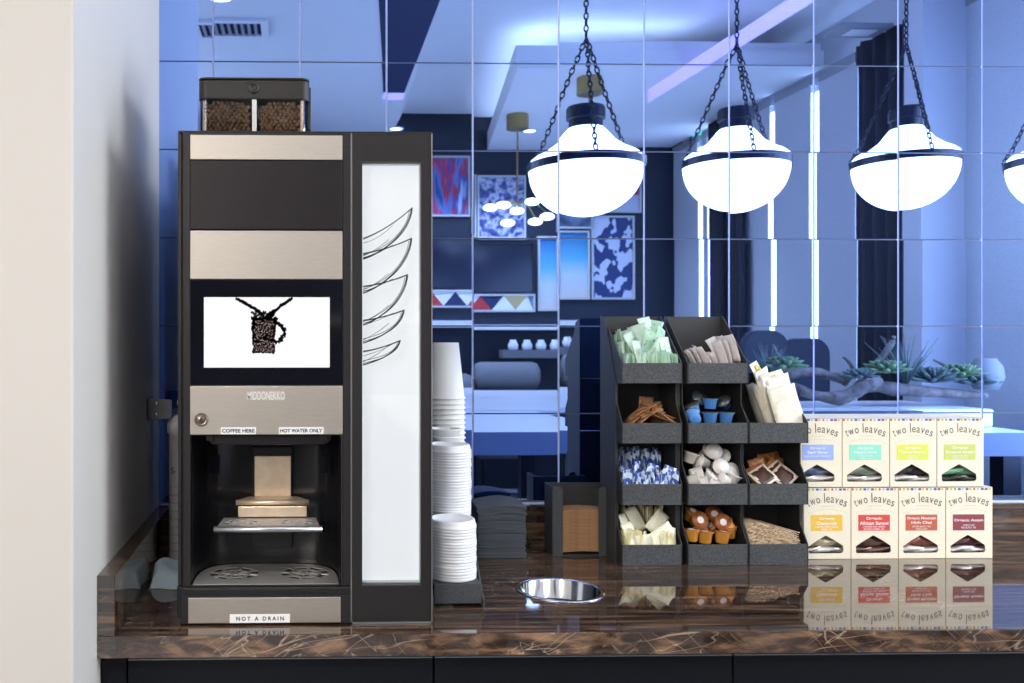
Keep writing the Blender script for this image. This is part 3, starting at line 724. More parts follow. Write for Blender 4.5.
ztop = at(445, 340, Yb_).z; n_c = int((ztop-0.122-1.086)/0.0108)
for k in range(n_c+1):
    o = p_ if k == 0 else p_.copy()
    if k: sc.collection.objects.link(o)
    o.location = (cxb, Yb_, 1.0862+k*0.0108)
    if k == n_c: o['label'] = 'white paper cup, topmost of the tall upturned stack behind the lids'; del o['group']
p_ = proto_cup('small_paper_cup', 0.0335, 0.025, 0.075, 'small white paper cup standing rim up in the short stack between lids and tall cups', 'short stack of small cups', True)
cz = at(450, 428, -0.292).z; n_c = 8
for k in range(n_c):
    o = p_ if k == 0 else p_.copy()
    if k: sc.collection.objects.link(o)
    o.location = (at(461.5, 430, -0.293).x-0.035, -0.2925, 1.032+k*(cz-0.075-1.032)/(n_c-1))
    if k == n_c-1: o['label'] = 'small white paper cup on top of the short stack, open rim showing'; del o['group']
def proto_lid(label, group):
    b = MB(); b.smooth = True
    pr = [(0.0445, 0), (0.0462, 0.001), (0.0462, 0.006), (0.0445, 0.0075), (0.0440, 0.012), (0.0425, 0.0165), (0.0405, 0.0175), (0.0385, 0.0165), (0.0375, 0.0135), (0.0, 0.0130)]
    pr += [(0.0, 0.0120), (0.037, 0.0125), (0.0425, 0.0105), (0.0435, 0.006)]
    b.lathe(pr, (0, 0, 0), 40, closed=True)
    ob = b.build('cup_cover', 'lid_white', None); ob.location = (0, 0, 0)
    return tag(ob, label, 'lid', group)
l0 = proto_lid('white plastic cup lid in the front stack of lids', 'front stack of lids')
def lidstack(Yc, cxx, z0_, ztop_, dz_, lab, grp, toplab, first=None):
    n_ = int((ztop_-z0_-0.0175)/dz_)+1
    for k in range(n_):
        o = first if (first and k == 0) else l0.copy()
        if not (first and k == 0): sc.collection.objects.link(o)
        o['label'] = lab; o['group'] = grp; o['category'] = 'lid'
        o.location = (cxx+R(-.0006, .0006), Yc+R(-.0006, .0006), z0_+k*dz_); o.rotation_euler = (R(-.01, .01), R(-.01, .01), R(0, 6))
        if k == n_-1: o['label'] = toplab; del o['group']
YL1 = -0.455
lidstack(YL1, at(476, 550, YL1).x-0.0463, 0.9435, at(453, 517, YL1).z, 0.0056, 'white plastic cup lid in the front stack of lids', 'front stack of lids', 'white plastic cup lid on top of the front stack of lids', l0)
YL2 = -0.362
lidstack(YL2, at(471, 470, YL2).x-0.0463, 0.9855, at(450, 443, YL2).z, 0.0056, 'white plastic cup lid in the taller middle stack of lids', 'middle stack of lids', 'white plastic cup lid on top of the taller middle stack')

# ================================================================== napkins
nf = atz(478, 558.5, ZC); nfr = atz(528.5, 560, ZC)
NW = nfr.x-nf.x; ND = 0.105; ncx = (nf.x+nfr.x)/2; ncy = nf.y+ND/2
ntop = at(500, 505, nf.y).z; nn = 34; dzn = (ntop-ZC-0.008)/nn
def napkin(name, W_, D_, T_, wave, mt):
    b = MB(); b.smooth = False; nx_, ny_ = 8, 6; v = []
    for s_ in (0, 1):
        for i in range(nx_+1):
            for j in range(ny_+1):
                u, t = i/nx_-.5, j/ny_-.5
                v.append((u*W_, t*D_, wave*(math.sin(u*5+1.2)*0.5+0.35*t)+s_*T_))
    K = (nx_+1)*(ny_+1); f = []
    for i in range(nx_):
        for j in range(ny_):
            a = i*(ny_+1)+j; q = (a, a+ny_+1, a+ny_+2, a+1); f.append(q[::-1]); f.append(tuple(K+x for x in q))
    for i in range(nx_):
        for j in (0, ny_): a = i*(ny_+1)+j; f.append((a, a+ny_+1, a+ny_+1+K, a+K))
    for j in range(ny_):
        for i in (0, nx_): a = i*(ny_+1)+j; f.append((a, a+1, a+1+K, a+K))
    b.add(v, f); me_o = b.build(name, mt, None); return me_o
for k in range(nn):
    wv = 0.010*max(0, (k-nn*0.25)/(nn*0.75))
    if k % 2 == 0:
        base = napkin('paper_napkin', NW*R(.97, 1.01), ND, dzn*0.86, wv, 'napkin_grey'); o = base; zoff = wv*0.55
    else:
        o = base.copy(); sc.collection.objects.link(o)
    o.location = (ncx+R(-.0018, .0018), ncy+R(-.0018, .0018), 0)
    zmin = min(v.co.z for v in o.data.vertices)
    o.location.z = ZC+0.0008+k*dzn; o.rotation_euler = (0, 0, -0.03+R(-.022, .022))
    tag(o, 'folded charcoal grey paper napkin in the stack beside the lids', 'napkin', 'stack of charcoal napkins')
    if k == nn-1: o['label'] = 'folded charcoal grey paper napkin, the curled topmost one of the stack'; del o['group']
# napkin holder
h0 = atz(552.5, 556.2, ZC); h1 = atz(610.5, 557, ZC); HYF = h0.y; HD = 0.068; hzt = at(560, 487, HYF).z
nh = thing('napkin_holder', ((h0.x+h1.x)/2, HYF+HD/2, ZC), 'black metal napkin holder with kraft napkins left of the condiment organizer', 'napkin holder')
MB().box(h0.x, h1.x, HYF, HYF+HD, ZC, ZC+0.003).build('base', 'rack_black', nh)
MB().box(h0.x, h0.x+0.0025, HYF, HYF+HD, ZC, hzt).build('side', 'rack_black', nh); MB().box(h1.x-0.0025, h1.x, HYF, HYF+HD, ZC, hzt).build('side', 'rack_black', nh)
MB().box(h0.x, h1.x, HYF+HD-0.0025, HYF+HD, ZC, hzt).build('back', 'rack_black', nh)
fw = 0.0235
for (xa_, xb_, s_) in ((h0.x, h0.x+fw, 1), (h1.x-fw, h1.x, -1)):
    pts = [(xa_, ZC), (xb_, ZC), (xb_, hzt), (xa_, hzt)]
    r = 0.010
    if s_ == 1: pts = [(xa_, ZC), (xb_, ZC)]+[(xb_-r+r*math.cos(a), hzt-r+r*math.sin(a)) for a in [i*PI/12 for i in range(7)]]+[(xa_, hzt)]
    else: pts = [(xa_, ZC), (xb_, ZC), (xb_, hzt)]+[(xa_+r+r*math.cos(a), hzt-r+r*math.sin(a)) for a in [PI/2+i*PI/12 for i in range(7)]]
    MB().prism(pts, 'y', HYF-0.0005, HYF+0.002).build('front_post', 'bin_grey', nh)
kz = at(580, 511, HYF+0.01).z; nk = 30; dk = (kz-ZC-0.006)/nk
base = napkin('kraft_napkin', h1.x-h0.x-0.012, HD-0.012, dk*0.8, 0.0035, 'napkin_kraft')
for k in range(nk):
    o = base if k == 0 else base.copy()
    if k: sc.collection.objects.link(o)
    o.location = ((h0.x+h1.x)/2+R(-.001, .001), HYF+HD/2+R(-.0012, .0005), ZC+0.0065+k*dk); o.rotation_euler = (0, 0, R(-.008, .008))
    tag(o, 'brown kraft paper napkin in the stack inside the black napkin holder', 'napkin', 'kraft napkins in the holder')
    if k == nk-1: o['label'] = 'brown kraft paper napkin on top of the stack in the holder'; del o['group']

# ================================================================== condiment organizer
OF = atz(700, 565.5, ZC); YO = OF.y; OD = 0.128; YOB = YO+OD
def ox(px): return at(px, 450, YO).x
def oz(py): return at(700, py, YO).z
org = thing('condiment_organizer', ((ox(622)+ox(808))/2, YO+OD/2, ZC), 'black three column condiment organizer stacked with eleven open bins', 'organizer')
cols = [(ox(622), ox(682)), (ox(688), ox(748)), (ox(749.6), ox(808))]
lip = [(oz(565.5), oz(544.6)), (oz(505), oz(484)), (oz(443.3), oz(423)), (oz(383.3), oz(363))]
ztopb = at(666, 316.5, YOB-0.01).z
BINS = {}
cname = ['left', 'middle', 'right']; rname = ['bottom', 'third', 'second', 'top']
for c, (x0, x1) in enumerate(cols):
    for r_, (z0, z1) in enumerate(lip):
        if c == 2 and r_ == 3: continue
        top = (r_ == 3) or (c == 2 and r_ == 2)
        zn = ztopb if r_ == 3 else (lip[r_+1][0]-0.001)
        if c == 2 and r_ == 2: zn = z1+(ztopb-lip[3][1])
        b = MB(); th = 0.0024
        b.m = 0
        b.box(x0, x1, YO, YO+th, z0, z1)                       # front lip
        fr_ = b.build('bin_lip', 'bin_grey', org, bevel=0.0006)
        b = MB()
        if top: prof_ = [(YO, z0), (YOB, z0), (YOB, zn), (YOB-0.012, zn), (YO, z1)]
        else: prof_ = [(YO, z0), (YOB, z0), (YOB, zn), (YO+0.030, zn), (YO+0.030, z1+0.040), (YO, z1)]
        b.prism(prof_, 'x', x0-0.0008, x0+th-0.0008); b.prism(prof_, 'x', x1-th+0.0008, x1+0.0008)
        b.box(x0, x1, YOB-th, YOB, z0, zn)
        b.box(x0, x1, YO+0.0005, YOB, z0, z0+th)
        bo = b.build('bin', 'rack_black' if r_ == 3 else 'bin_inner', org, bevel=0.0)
        BINS[(c, r_)] = (x0+th, x1-th, YO+th, YOB-th, z0+th, z1, zn)
# outer carcass strips between columns
b = MB(); b.box(ox(683.2), ox(686.8), YO+0.035, YOB, ZC+0.001, lip[3][1]); b.build('divider', 'rack_black', org)
b = MB(); b.prism([(YO+0.03, ZC), (YOB+0.004, ZC), (YOB+0.004, ztopb+0.002), (YOB-0.03, ztopb-0.01), (YO+0.03, lip[3][0])], 'x', cols[0][0]-0.0035, cols[0][0]-0.0012); b.build('side_panel', 'rack_black', org)

# ---- packets
def pillow(name, W_, H_, T_, mt, n1=6, n2=6, crimp=0.12, bend=0.0, flip=0.0):
    b = MB(); b.smooth = True; v = []
    for s_ in (1, -1):
        for i in range(n1+1):
            for j in range(n2+1):
                u, t = i/n1*2-1, j/n2*2-1
                e = max(0, 1-abs(u)**2.5)*max(0, min(1, (1-abs(t))/crimp))**0.5
                wob = 0.0
                v.append((u*W_/2, s_*(T_/2*e+0.00025)+bend*t*t+0.0008*math.sin(u*4+t*3+flip), t*H_/2+H_/2))
    K = (n1+1)*(n2+1); f = []
    for s_ in (0, K):
        for i in range(n1):
            for j in range(n2): a = s_+i*(n2+1)+j; q = (a, a+n2+1, a+n2+2, a+1); f.append(q)
    for i in range(n1):
        for j in (0, n2): a = i*(n2+1)+j; f.append((a, a+n2+1, a+n2+1+K, a+K))
    for j in range(n2):
        for i in (0, n1): a = i*(n2+1)+j; f.append((a, a+1, a+1+K, a+K))
    b.add(v, f); o = b.build(name, mt, None); o.location = (0, 0, 0)
    return o
PROTO_USED = {}
def put(proto, loc, rot, label, cat, group):
    if PROTO_USED.get(proto.name): o = proto.copy(); sc.collection.objects.link(o)
    else: o = proto; PROTO_USED[proto.name] = 1
    o.location = loc; o.rotation_euler = rot
    return tag(o, label, cat, group)
def turn(yaw, lean, pitch):       # spin about its own upright, lean sideways, then tip back
    return Matrix.Rotation(pitch, 3, 'X') @ Matrix.Rotation(lean, 3, 'Y') @ Matrix.Rotation(yaw, 3, 'Z')
def putc(proto, c, yaw, lean, pitch, H, label, cat, group, tree=False, key=None, W_=0.034):
    Mr = turn(yaw, lean, pitch); c = Vector(c)
    if key:                        # keep it inside its bin
        x0, x1, y0, y1, z0, z1, zn = BINS[key]
        hx_ = abs((Mr @ Vector((W_/2, 0, 0))).x)+abs((Mr @ Vector((0, 0, H/2))).x)+0.001
        hy_ = abs((Mr @ Vector((W_/2, 0, 0))).y)+abs((Mr @ Vector((0, 0, H/2))).y)+0.0015
        hz_ = abs((Mr @ Vector((W_/2, 0, 0))).z)+abs((Mr @ Vector((0, 0, H/2))).z)
        c.x = min(max(c.x, x0+hx_), x1-hx_) if 2*hx_ < x1-x0 else (x0+x1)/2
        c.y = min(max(c.y, y0+hy_), y1-hy_) if 2*hy_ < y1-y0 else (y0+y1)/2
        c.z = max(c.z, z0+hz_+0.0005)
        if zn-z1 < 0.09: c.z = min(c.z, zn-hz_-0.001)
    loc = c-Mr @ Vector((0, 0, H/2))
    if tree:
        o = proto if not PROTO_USED.get(proto.name) else copy_tree(proto); PROTO_USED[proto.name] = 1
        o.location = loc; o.rotation_euler = Mr.to_euler()
        if 'group' in o: del o['group']
        return tag(o, label, cat, group)
    return put(proto, loc, Mr.to_euler(), label, cat, group)
def pile(protos, key, n_, rows, top_front, top_back, label, cat, group, H=0.062, lean=(-.12, .12), yaw=(1.1, 1.9), pitch=(-.12, .02), hump=0.0, jit=0.004):
    x0, x1, y0, y1, z0, z1, zn = BINS[key]; per = n_//rows
    for r_ in range(rows):
        v = r_/max(1, rows-1)
        for k in range(per):
            u = (k+.5+R(-.3, .3))/per
            top = z1+top_front+(top_back-top_front)*v+hump*(1-(2*u-1)**2)+R(-jit, jit)
            putc(random.choice(protos), (x0+.004+(x1-x0-.008)*u, y0+.021+(y1-y0-.042)*v+R(-.003, .003), top-H/2), R(*yaw), R(*lean), R(*pitch), H, label, cat, group, key=key)
# top left: green packets
g1 = pillow('sweetener_packet', 0.036, 0.062, 0.0030, 'packet_green', bend=0.002); g2 = pillow('sweetener_packet', 0.036, 0.062, 0.0034, 'packet_green_pale', bend=-0.002, flip=2)
pile([g1, g2, g2], (0, 3), 66, 3, 0.010, 0.058, 'pale green sweetener packet standing on edge in the top left bin', 'sweetener packet', 'green packets in the top left bin', hump=0.016, lean=(-.22, .22), jit=.008)
for (px, py, yw_, ln, pt, dy) in ((634, 345, .5, -.5, -.2, .05), (650, 342, .2, .25, -.35, .045), (642, 337, -.5, -.2, -.3, .07), (657, 353, .4, .6, -.4, .02), (640, 354, .6, -.2, -.3, .02), (664, 340, .7, .35, -.3, .06), (648, 330, .3, -.3, -.3, .09), (672, 350, .5, -.15, -.3, .03), (655, 332, -.4, .4, -.3, .09)):
    putc(random.choice([g1, g2]), at(px, py, YO+dy), yw_, ln, pt, 0.062, 'pale green sweetener packet lying loose on top of the pile in the top left bin', 'sweetener packet', 'green packets on top of the pile in the top left bin', key=(0, 3))
# top middle: greyish packets leaning left
w1 = pillow('sugar_packet', 0.028, 0.062, 0.0026, 'packet_grey', bend=0.003)
for k in range(26):
    u = k/25; py = 362-10*(u > .55)-3*math.sin(u*9); ln = -.62+.22*R(0, 1) if u < .6 else -.35+.1*R(0, 1)
    putc(w1, at(692+48*u, py+R(-2, 2), YO+.03+.05*(k % 3)/2), R(1.1, 1.9), ln, R(-.1, .05), 0.062, 'greyish white sugar packet leaning in the top middle bin', 'sugar packet', 'white packets in the top middle bin', key=(1, 3))
putc(w1, at(717, 350, YO+.07), .15, -.45, -.2, 0.062, 'greyish white sugar packet lying face up at the top of the middle column', 'sugar packet', None, key=(1, 3))
# second left: brown packets
w2 = pillow('raw_sugar_packet', 0.036, 0.052, 0.0030, 'packet_brown')
for k in range(26):
    u = k/25; a = R(.85, 1.35) if u < .5 else R(-1.3, -.8)
    putc(w2, at(634+34*u, 418-R(0, 1)*13*(1-abs(u-.35)*1.4), YO+.02+R(0, .05)), R(1.2, 1.9), a, R(-.15, .15), 0.052, 'brown raw sugar packet lying in the second bin of the left column', 'sugar packet', 'brown packets lying in the left column', key=(0, 2))
for (px, py, ry, lab) in ((646, 408, .08, 'large brown raw sugar packet standing upright at the back of its bin'), (664, 413, -.12, 'brown raw sugar packet standing upright in the right corner of its bin')):
    putc(w2, at(px, py, YO+0.085), .12, ry, -.1, 0.052, lab, 'sugar packet', None, key=(0, 2))
# third left: blue and white packets
w3 = pillow('sweetener_packet', 0.036, 0.062, 0.0034, 'packet_blue', bend=0.002); w3b = pillow('sweetener_packet', 0.034, 0.062, 0.0034, 'packet_blue', bend=-0.003, flip=1)
pile([w3, w3b], (0, 1), 40, 2, 0.030, 0.066, 'blue and white sweetener packet standing in the third bin of the left column', 'sweetener packet', 'blue packets in the left column', lean=(-.16, .16), yaw=(.9, 2.1), jit=.008)
for (px, py, yw_, ln) in ((626, 484, .2, .05), (651, 478, .5, .25), (662, 482, .2, .7), (677, 480, .3, .3), (640, 476, .8, -.1)):
    putc(w3b, at(px, py, YO+0.012), yw_, ln, -.15, 0.062, 'blue and white sweetener packet facing outward at the front of its bin', 'sweetener packet', 'blue packets facing the front', key=(0, 1))
# bottom left: yellow packets
w4 = pillow('sweetener_packet', 0.034, 0.060, 0.0036, 'packet_yellow', bend=0.002); w4b = pillow('sweetener_packet', 0.034, 0.056, 0.0034, 'packet_cream')
pile([w4, w4, w4b], (0, 0), 26, 2, 0.026, 0.070, 'yellow sweetener packet standing in the bottom bin of the left column', 'sweetener packet', 'yellow packets in the bottom left bin', H=.060, lean=(-.15, .2), yaw=(.9, 2.1), jit=.008)
for (px, py, yw_, ln, dy) in ((630, 535, .4, -.35, .02), (636, 519, .2, -.45, .07), (648, 542, .2, 1.45, .012), (668, 534, .2, 1.0, .018), (671, 522, .2, .75, .05), (675, 540, .2, .1, .012), (626, 526, .7, -.3, .05)):
    putc(w4b, at(px, py, YO+dy), yw_, ln, -.3, 0.056, 'pale yellow printed sweetener packet lying face out at the front of its bin', 'sweetener packet', 'pale yellow packets facing the front', key=(0, 0))
# creamers
def creamer(name, mt, foil, r_, h_, label, group):
    t = thing(name, (0, 0, 0), label, 'creamer', group)
    b = MB(); b.smooth = True; b.lathe([(0, 0), (r_*0.62, 0), (r_*0.70, 0.001), (r_*0.86, h_-0.003), (r_*0.98, h_-0.002), (r_, h_-0.0008)], (0, 0, 0), 22); b.build('tub', mt, t)
    b = MB(); b.smooth = True; b.lathe([(r_*1.06, h_-0.0008), (r_*1.08, h_), (0, h_+0.0004)], (0, 0, 0), 22); fo = b.build('foil_lid', foil, t)
    b = MB(); b.lathe([(r_*.42, h_+0.0006), (0, h_+0.0007)], (0, 0, 0), 18); b.build('printed_disc', 'creamer_white_foil', fo) if 'orange' in mt else None
    remember(t); return t
def cput(proto, px, py, dy, rot, label, group, key):
    o = proto if not PROTO_USED.get(proto.name) else copy_tree(proto); PROTO_USED[proto.name] = 1
    x0, x1, y0, y1, z0, z1, zn = BINS[key]
    p = at(px, py, YO+dy); off = Euler(rot).to_matrix() @ Vector((0, 0, 0.011))
    p.x = min(max(p.x, x0+0.018), x1-0.018)
    o.location = p-off; o.rotation_euler = rot
    tag(o, label, 'creamer', group)
cb = creamer('creamer', 'creamer_blue', 'creamer_blue_foil', 0.0175, 0.024, '', 'blue creamers')
G = 'blue creamers in the middle column'
for (px, py, dy, rot, lab) in ((693, 409, .05, (.2, -.5, 0), 'blue creamer tub lying at the left edge of its bin'), (697, 400, .075, (1.0, .3, 0), 'blue creamer tub showing its dark foil lid behind the others'),
        (710, 404, .055, (0, .02, 0), 'upright blue creamer tub standing on top of the pile'), (724, 404, .07, (.5, -.7, 0), 'blue creamer tub tipped over at the upper right of the pile'),
        (694, 418, .03, (-1.2, .2, 0), 'blue creamer tub with its base to the front at lower left'), (710, 418, .03, (0, 0, 0), 'upright blue creamer tub in the middle of the bottom row'), (726, 418, .03, (.0, .06, 0), 'upright blue creamer tub at the right of the bottom row')):
    cput(cb, px, py, dy, rot, lab, G, (1, 2))
cw = creamer('creamer', 'creamer_white', 'creamer_white_foil', 0.0175, 0.024, '', 'white creamers')
G = 'white creamers in the middle column'
for (px, py, dy, rot) in ((690, 458, .06, (.1, .3, 0)), (706, 454, .08, (.9, .3, .2)), (712, 452, .06, (1.3, -.2, 0)), (723, 458, .07, (.8, -.9, 0)), (703, 463, .055, (.2, -1.2, 0)), (718, 467, .04, (1.35, .2, 0)),
        (695, 474, .035, (.1, 1.4, 0)), (730, 472, .045, (1.1, .5, 0)), (709, 478, .03, (.5, .6, 0)), (690, 481, .025, (.2, 1.3, 0)), (724, 480, .025, (.2, -1.3, 0)), (737, 480, .03, (.1, .4, 0)), (735, 466, .08, (.3, .7, 0)), (700, 484, .022, (.1, 1.5, 0)), (714, 484, .022, (.1, -1.4, 0))):
    cput(cw, px, py, dy, rot, 'white creamer tub tumbled in the third bin of the middle column', G, (1, 1))
co = creamer('creamer', 'creamer_orange', 'creamer_orange_foil', 0.0185, 0.026, '', 'orange creamers')
G = 'orange creamers in the bottom middle bin'
for (px, py, dy, rot, lab) in ((690, 515, .08, (.6, .3, 0), 'shadowed'), (697, 521, .055, (1.2, .3, 0), 'foil'), (713, 516, .085, (1.0, -.3, 0), 'shadowed'), (720, 523, .05, (1.25, .15, 0), 'foil'), (730, 528, .045, (.1, -.8, 0), 'side'),
        (688, 536, .03, (0, 0, 0), 'up'), (705, 538, .03, (0, .03, 0), 'up'), (722, 538, .028, (0, .12, 0), 'up'), (732, 533, .045, (0, -.1, 0), 'up'), (700, 529, .06, (.3, 1.0, 0), 'side'), (714, 529, .07, (.2, -.9, 0), 'side')):
    cput(co, px, py, dy, rot, 'orange creamer tub in the bottom bin of the middle column', G, (1, 0))
# second right: fan of large cream tea bags with yellow print
TBH = 0.105
def teabag(name, mt, bend, fl):
    t = thing(name, (0, 0, 0), '', 'tea bag', '')
    po = pillow('envelope', 0.066, TBH, 0.005, mt, bend=bend, flip=fl, crimp=0.1, n1=8, n2=10); po.parent = t; ROOT[po.name] = Vector((0, 0, 0))
    MB().prism([(-.014, .080), (0, .086), (.015, .081), (.017, .092), (.002, .099), (-.012, .095)], 'y', -0.0035, -0.0030).build('yellow_print', 'yellow_print', t)
    remember(t); return t
tb = teabag('tea_bag_envelope', 'teabag_cream', 0.006, 0)
t2 = thing('tea_bag_envelope', (0, 0, 0), '', 'tea bag', ''); po = pillow('envelope', 0.066, TBH, 0.005, 'teabag_cream', bend=-.003, flip=2, crimp=0.1, n1=8, n2=10); po.parent = t2; ROOT[po.name] = Vector((0, 0, 0)); remember(t2)
for k in range(12):
    u = k/11
    putc(tb if k in (3, 8) else t2, at(757+17*u, 407-7*u, YO+.088-.030*u), 1.35-.75*u+R(-.12, .12), -.30+.12*u+R(-.05, .05), -.05, TBH, 'cream tea bag envelope with yellow print in the fan above the right column', 'tea bag', 'cream envelopes in the right column', tree=True)
for (px, py, yw_, ln, dy, lab) in ((761, 386, .75, -.30, .105, 'tallest cream tea bag envelope rising at the back left of the fan'), (768, 392, .6, -.28, .092, 'cream tea bag envelope just in front of the tallest one'), (778, 394, .35, -.24, .075, 'cream tea bag envelope in the upper middle of the fan with yellow flower'),
        (783, 400, .30, -.25, .055, 'creased cream tea bag envelope third from the front right of the fan'), (785, 404, .2, -.22, .040, 'cream tea bag envelope second from the front right of the fan'), (788, 409, .12, -.20, .022, 'creased cream tea bag envelope facing out at the front right of the fan')):
    putc(tb if px in (761, 778, 785) else t2, at(px+R(-1, 1), py+R(-2, 2), YO+dy), yw_+R(-.12, .12), ln+R(-.07, .07), -.08+R(-.06, .06), TBH, lab, 'tea bag', None, tree=True)
# third right: brown sachets with pale borders and orange ones behind
def sachet():
    t = thing('tea_sachet', (0, 0, 0), '', 'tea sachet', '')
    po = pillow('wrapper', 0.046, 0.052, 0.003, 'sachet_border'); po.parent = t; ROOT[po.name] = Vector((0, 0, 0))
    q = pillow('dark_centre', 0.036, 0.041, 0.003, 'sachet_brown'); q.parent = t; q.location = (0, -0.0011, 0.0055); ROOT[q.name] = Vector((0, 0, 0))
    remember(t); return t
sa = sachet()
for (px, py, ln, dy, lab) in ((763, 476, 1.05, .030, 'brown sachet with pale border at the left front of its bin'), (779, 472, .95, .042, 'brown sachet with pale border propped in the middle front of its bin'), (794, 476, .9, .032, 'brown sachet with pale border at the right front of its bin')):
    putc(sa, at(px, py, YO+dy), 0, ln, -.70, 0.052, lab, 'tea sachet', None, tree=True, key=(2, 1), W_=.046)
so = pillow('sugar_sachet', 0.038, 0.046, 0.0035, 'sachet_orange')
for (px, py, yw_, ln, pt, dy) in ((759, 466, .3, 1.3, -.5, .07), (768, 462, .2, 1.5, -.4, .09), (784, 461, .1, 1.35, -.4, .095), (789, 465, .2, .2, -.6, .08), (774, 468, .4, .8, -.6, .065), (757, 474, .3, 1.2, -.7, .055), (797, 470, .2, .9, -.6, .07), (765, 476, .1, 1.1, -.9, .06), (785, 472, .1, 1.3, -.9, .06)):
    putc(so, at(px, py, YO+dy), yw_, ln, pt, .046, 'shiny orange brown sachet lying behind the pale bordered ones', 'sachet', 'orange brown sachets in the right column', key=(2, 1), W_=.038)
# bottom right: wooden stir sticks
x0, x1, y0, y1, z0, z1, zn = BINS[(2, 0)]
b = MB(); b.box(-0.0026, 0.0026, 0, 0.108, -0.0007, 0.0007); st = b.build('stir_stick', 'stick_wood', None)
me = st.data; ymin = min(v.co.y for v in me.vertices); zmid = sum(v.co.z for v in me.vertices)/len(me.vertices)
me.transform(Matrix.Translation((0, -ymin, -zmid)))
for row in range(22):
    for k in range(13):
        u = (k+0.5*(row % 2))/13
        if row > 13 and u > 1.0-(row-13)*.09: continue
        xx = x0+0.005+(x1-x0-0.010)*u
        rz = min(0.34, max(0.0, (xx-x0-0.004)/0.110-0.01))
        put(st, (xx, y0+0.004+R(0, .010)+.0006*row, z1-0.008+0.0023*row+R(-.0006, .0006)), (0.05+R(-.01, .015), R(-.6, .6), max(0, rz+R(-.03, .0))), 'thin wooden stir stick in the bundle in the bottom right bin', 'stir stick', 'wooden stir sticks in the bottom right bin')

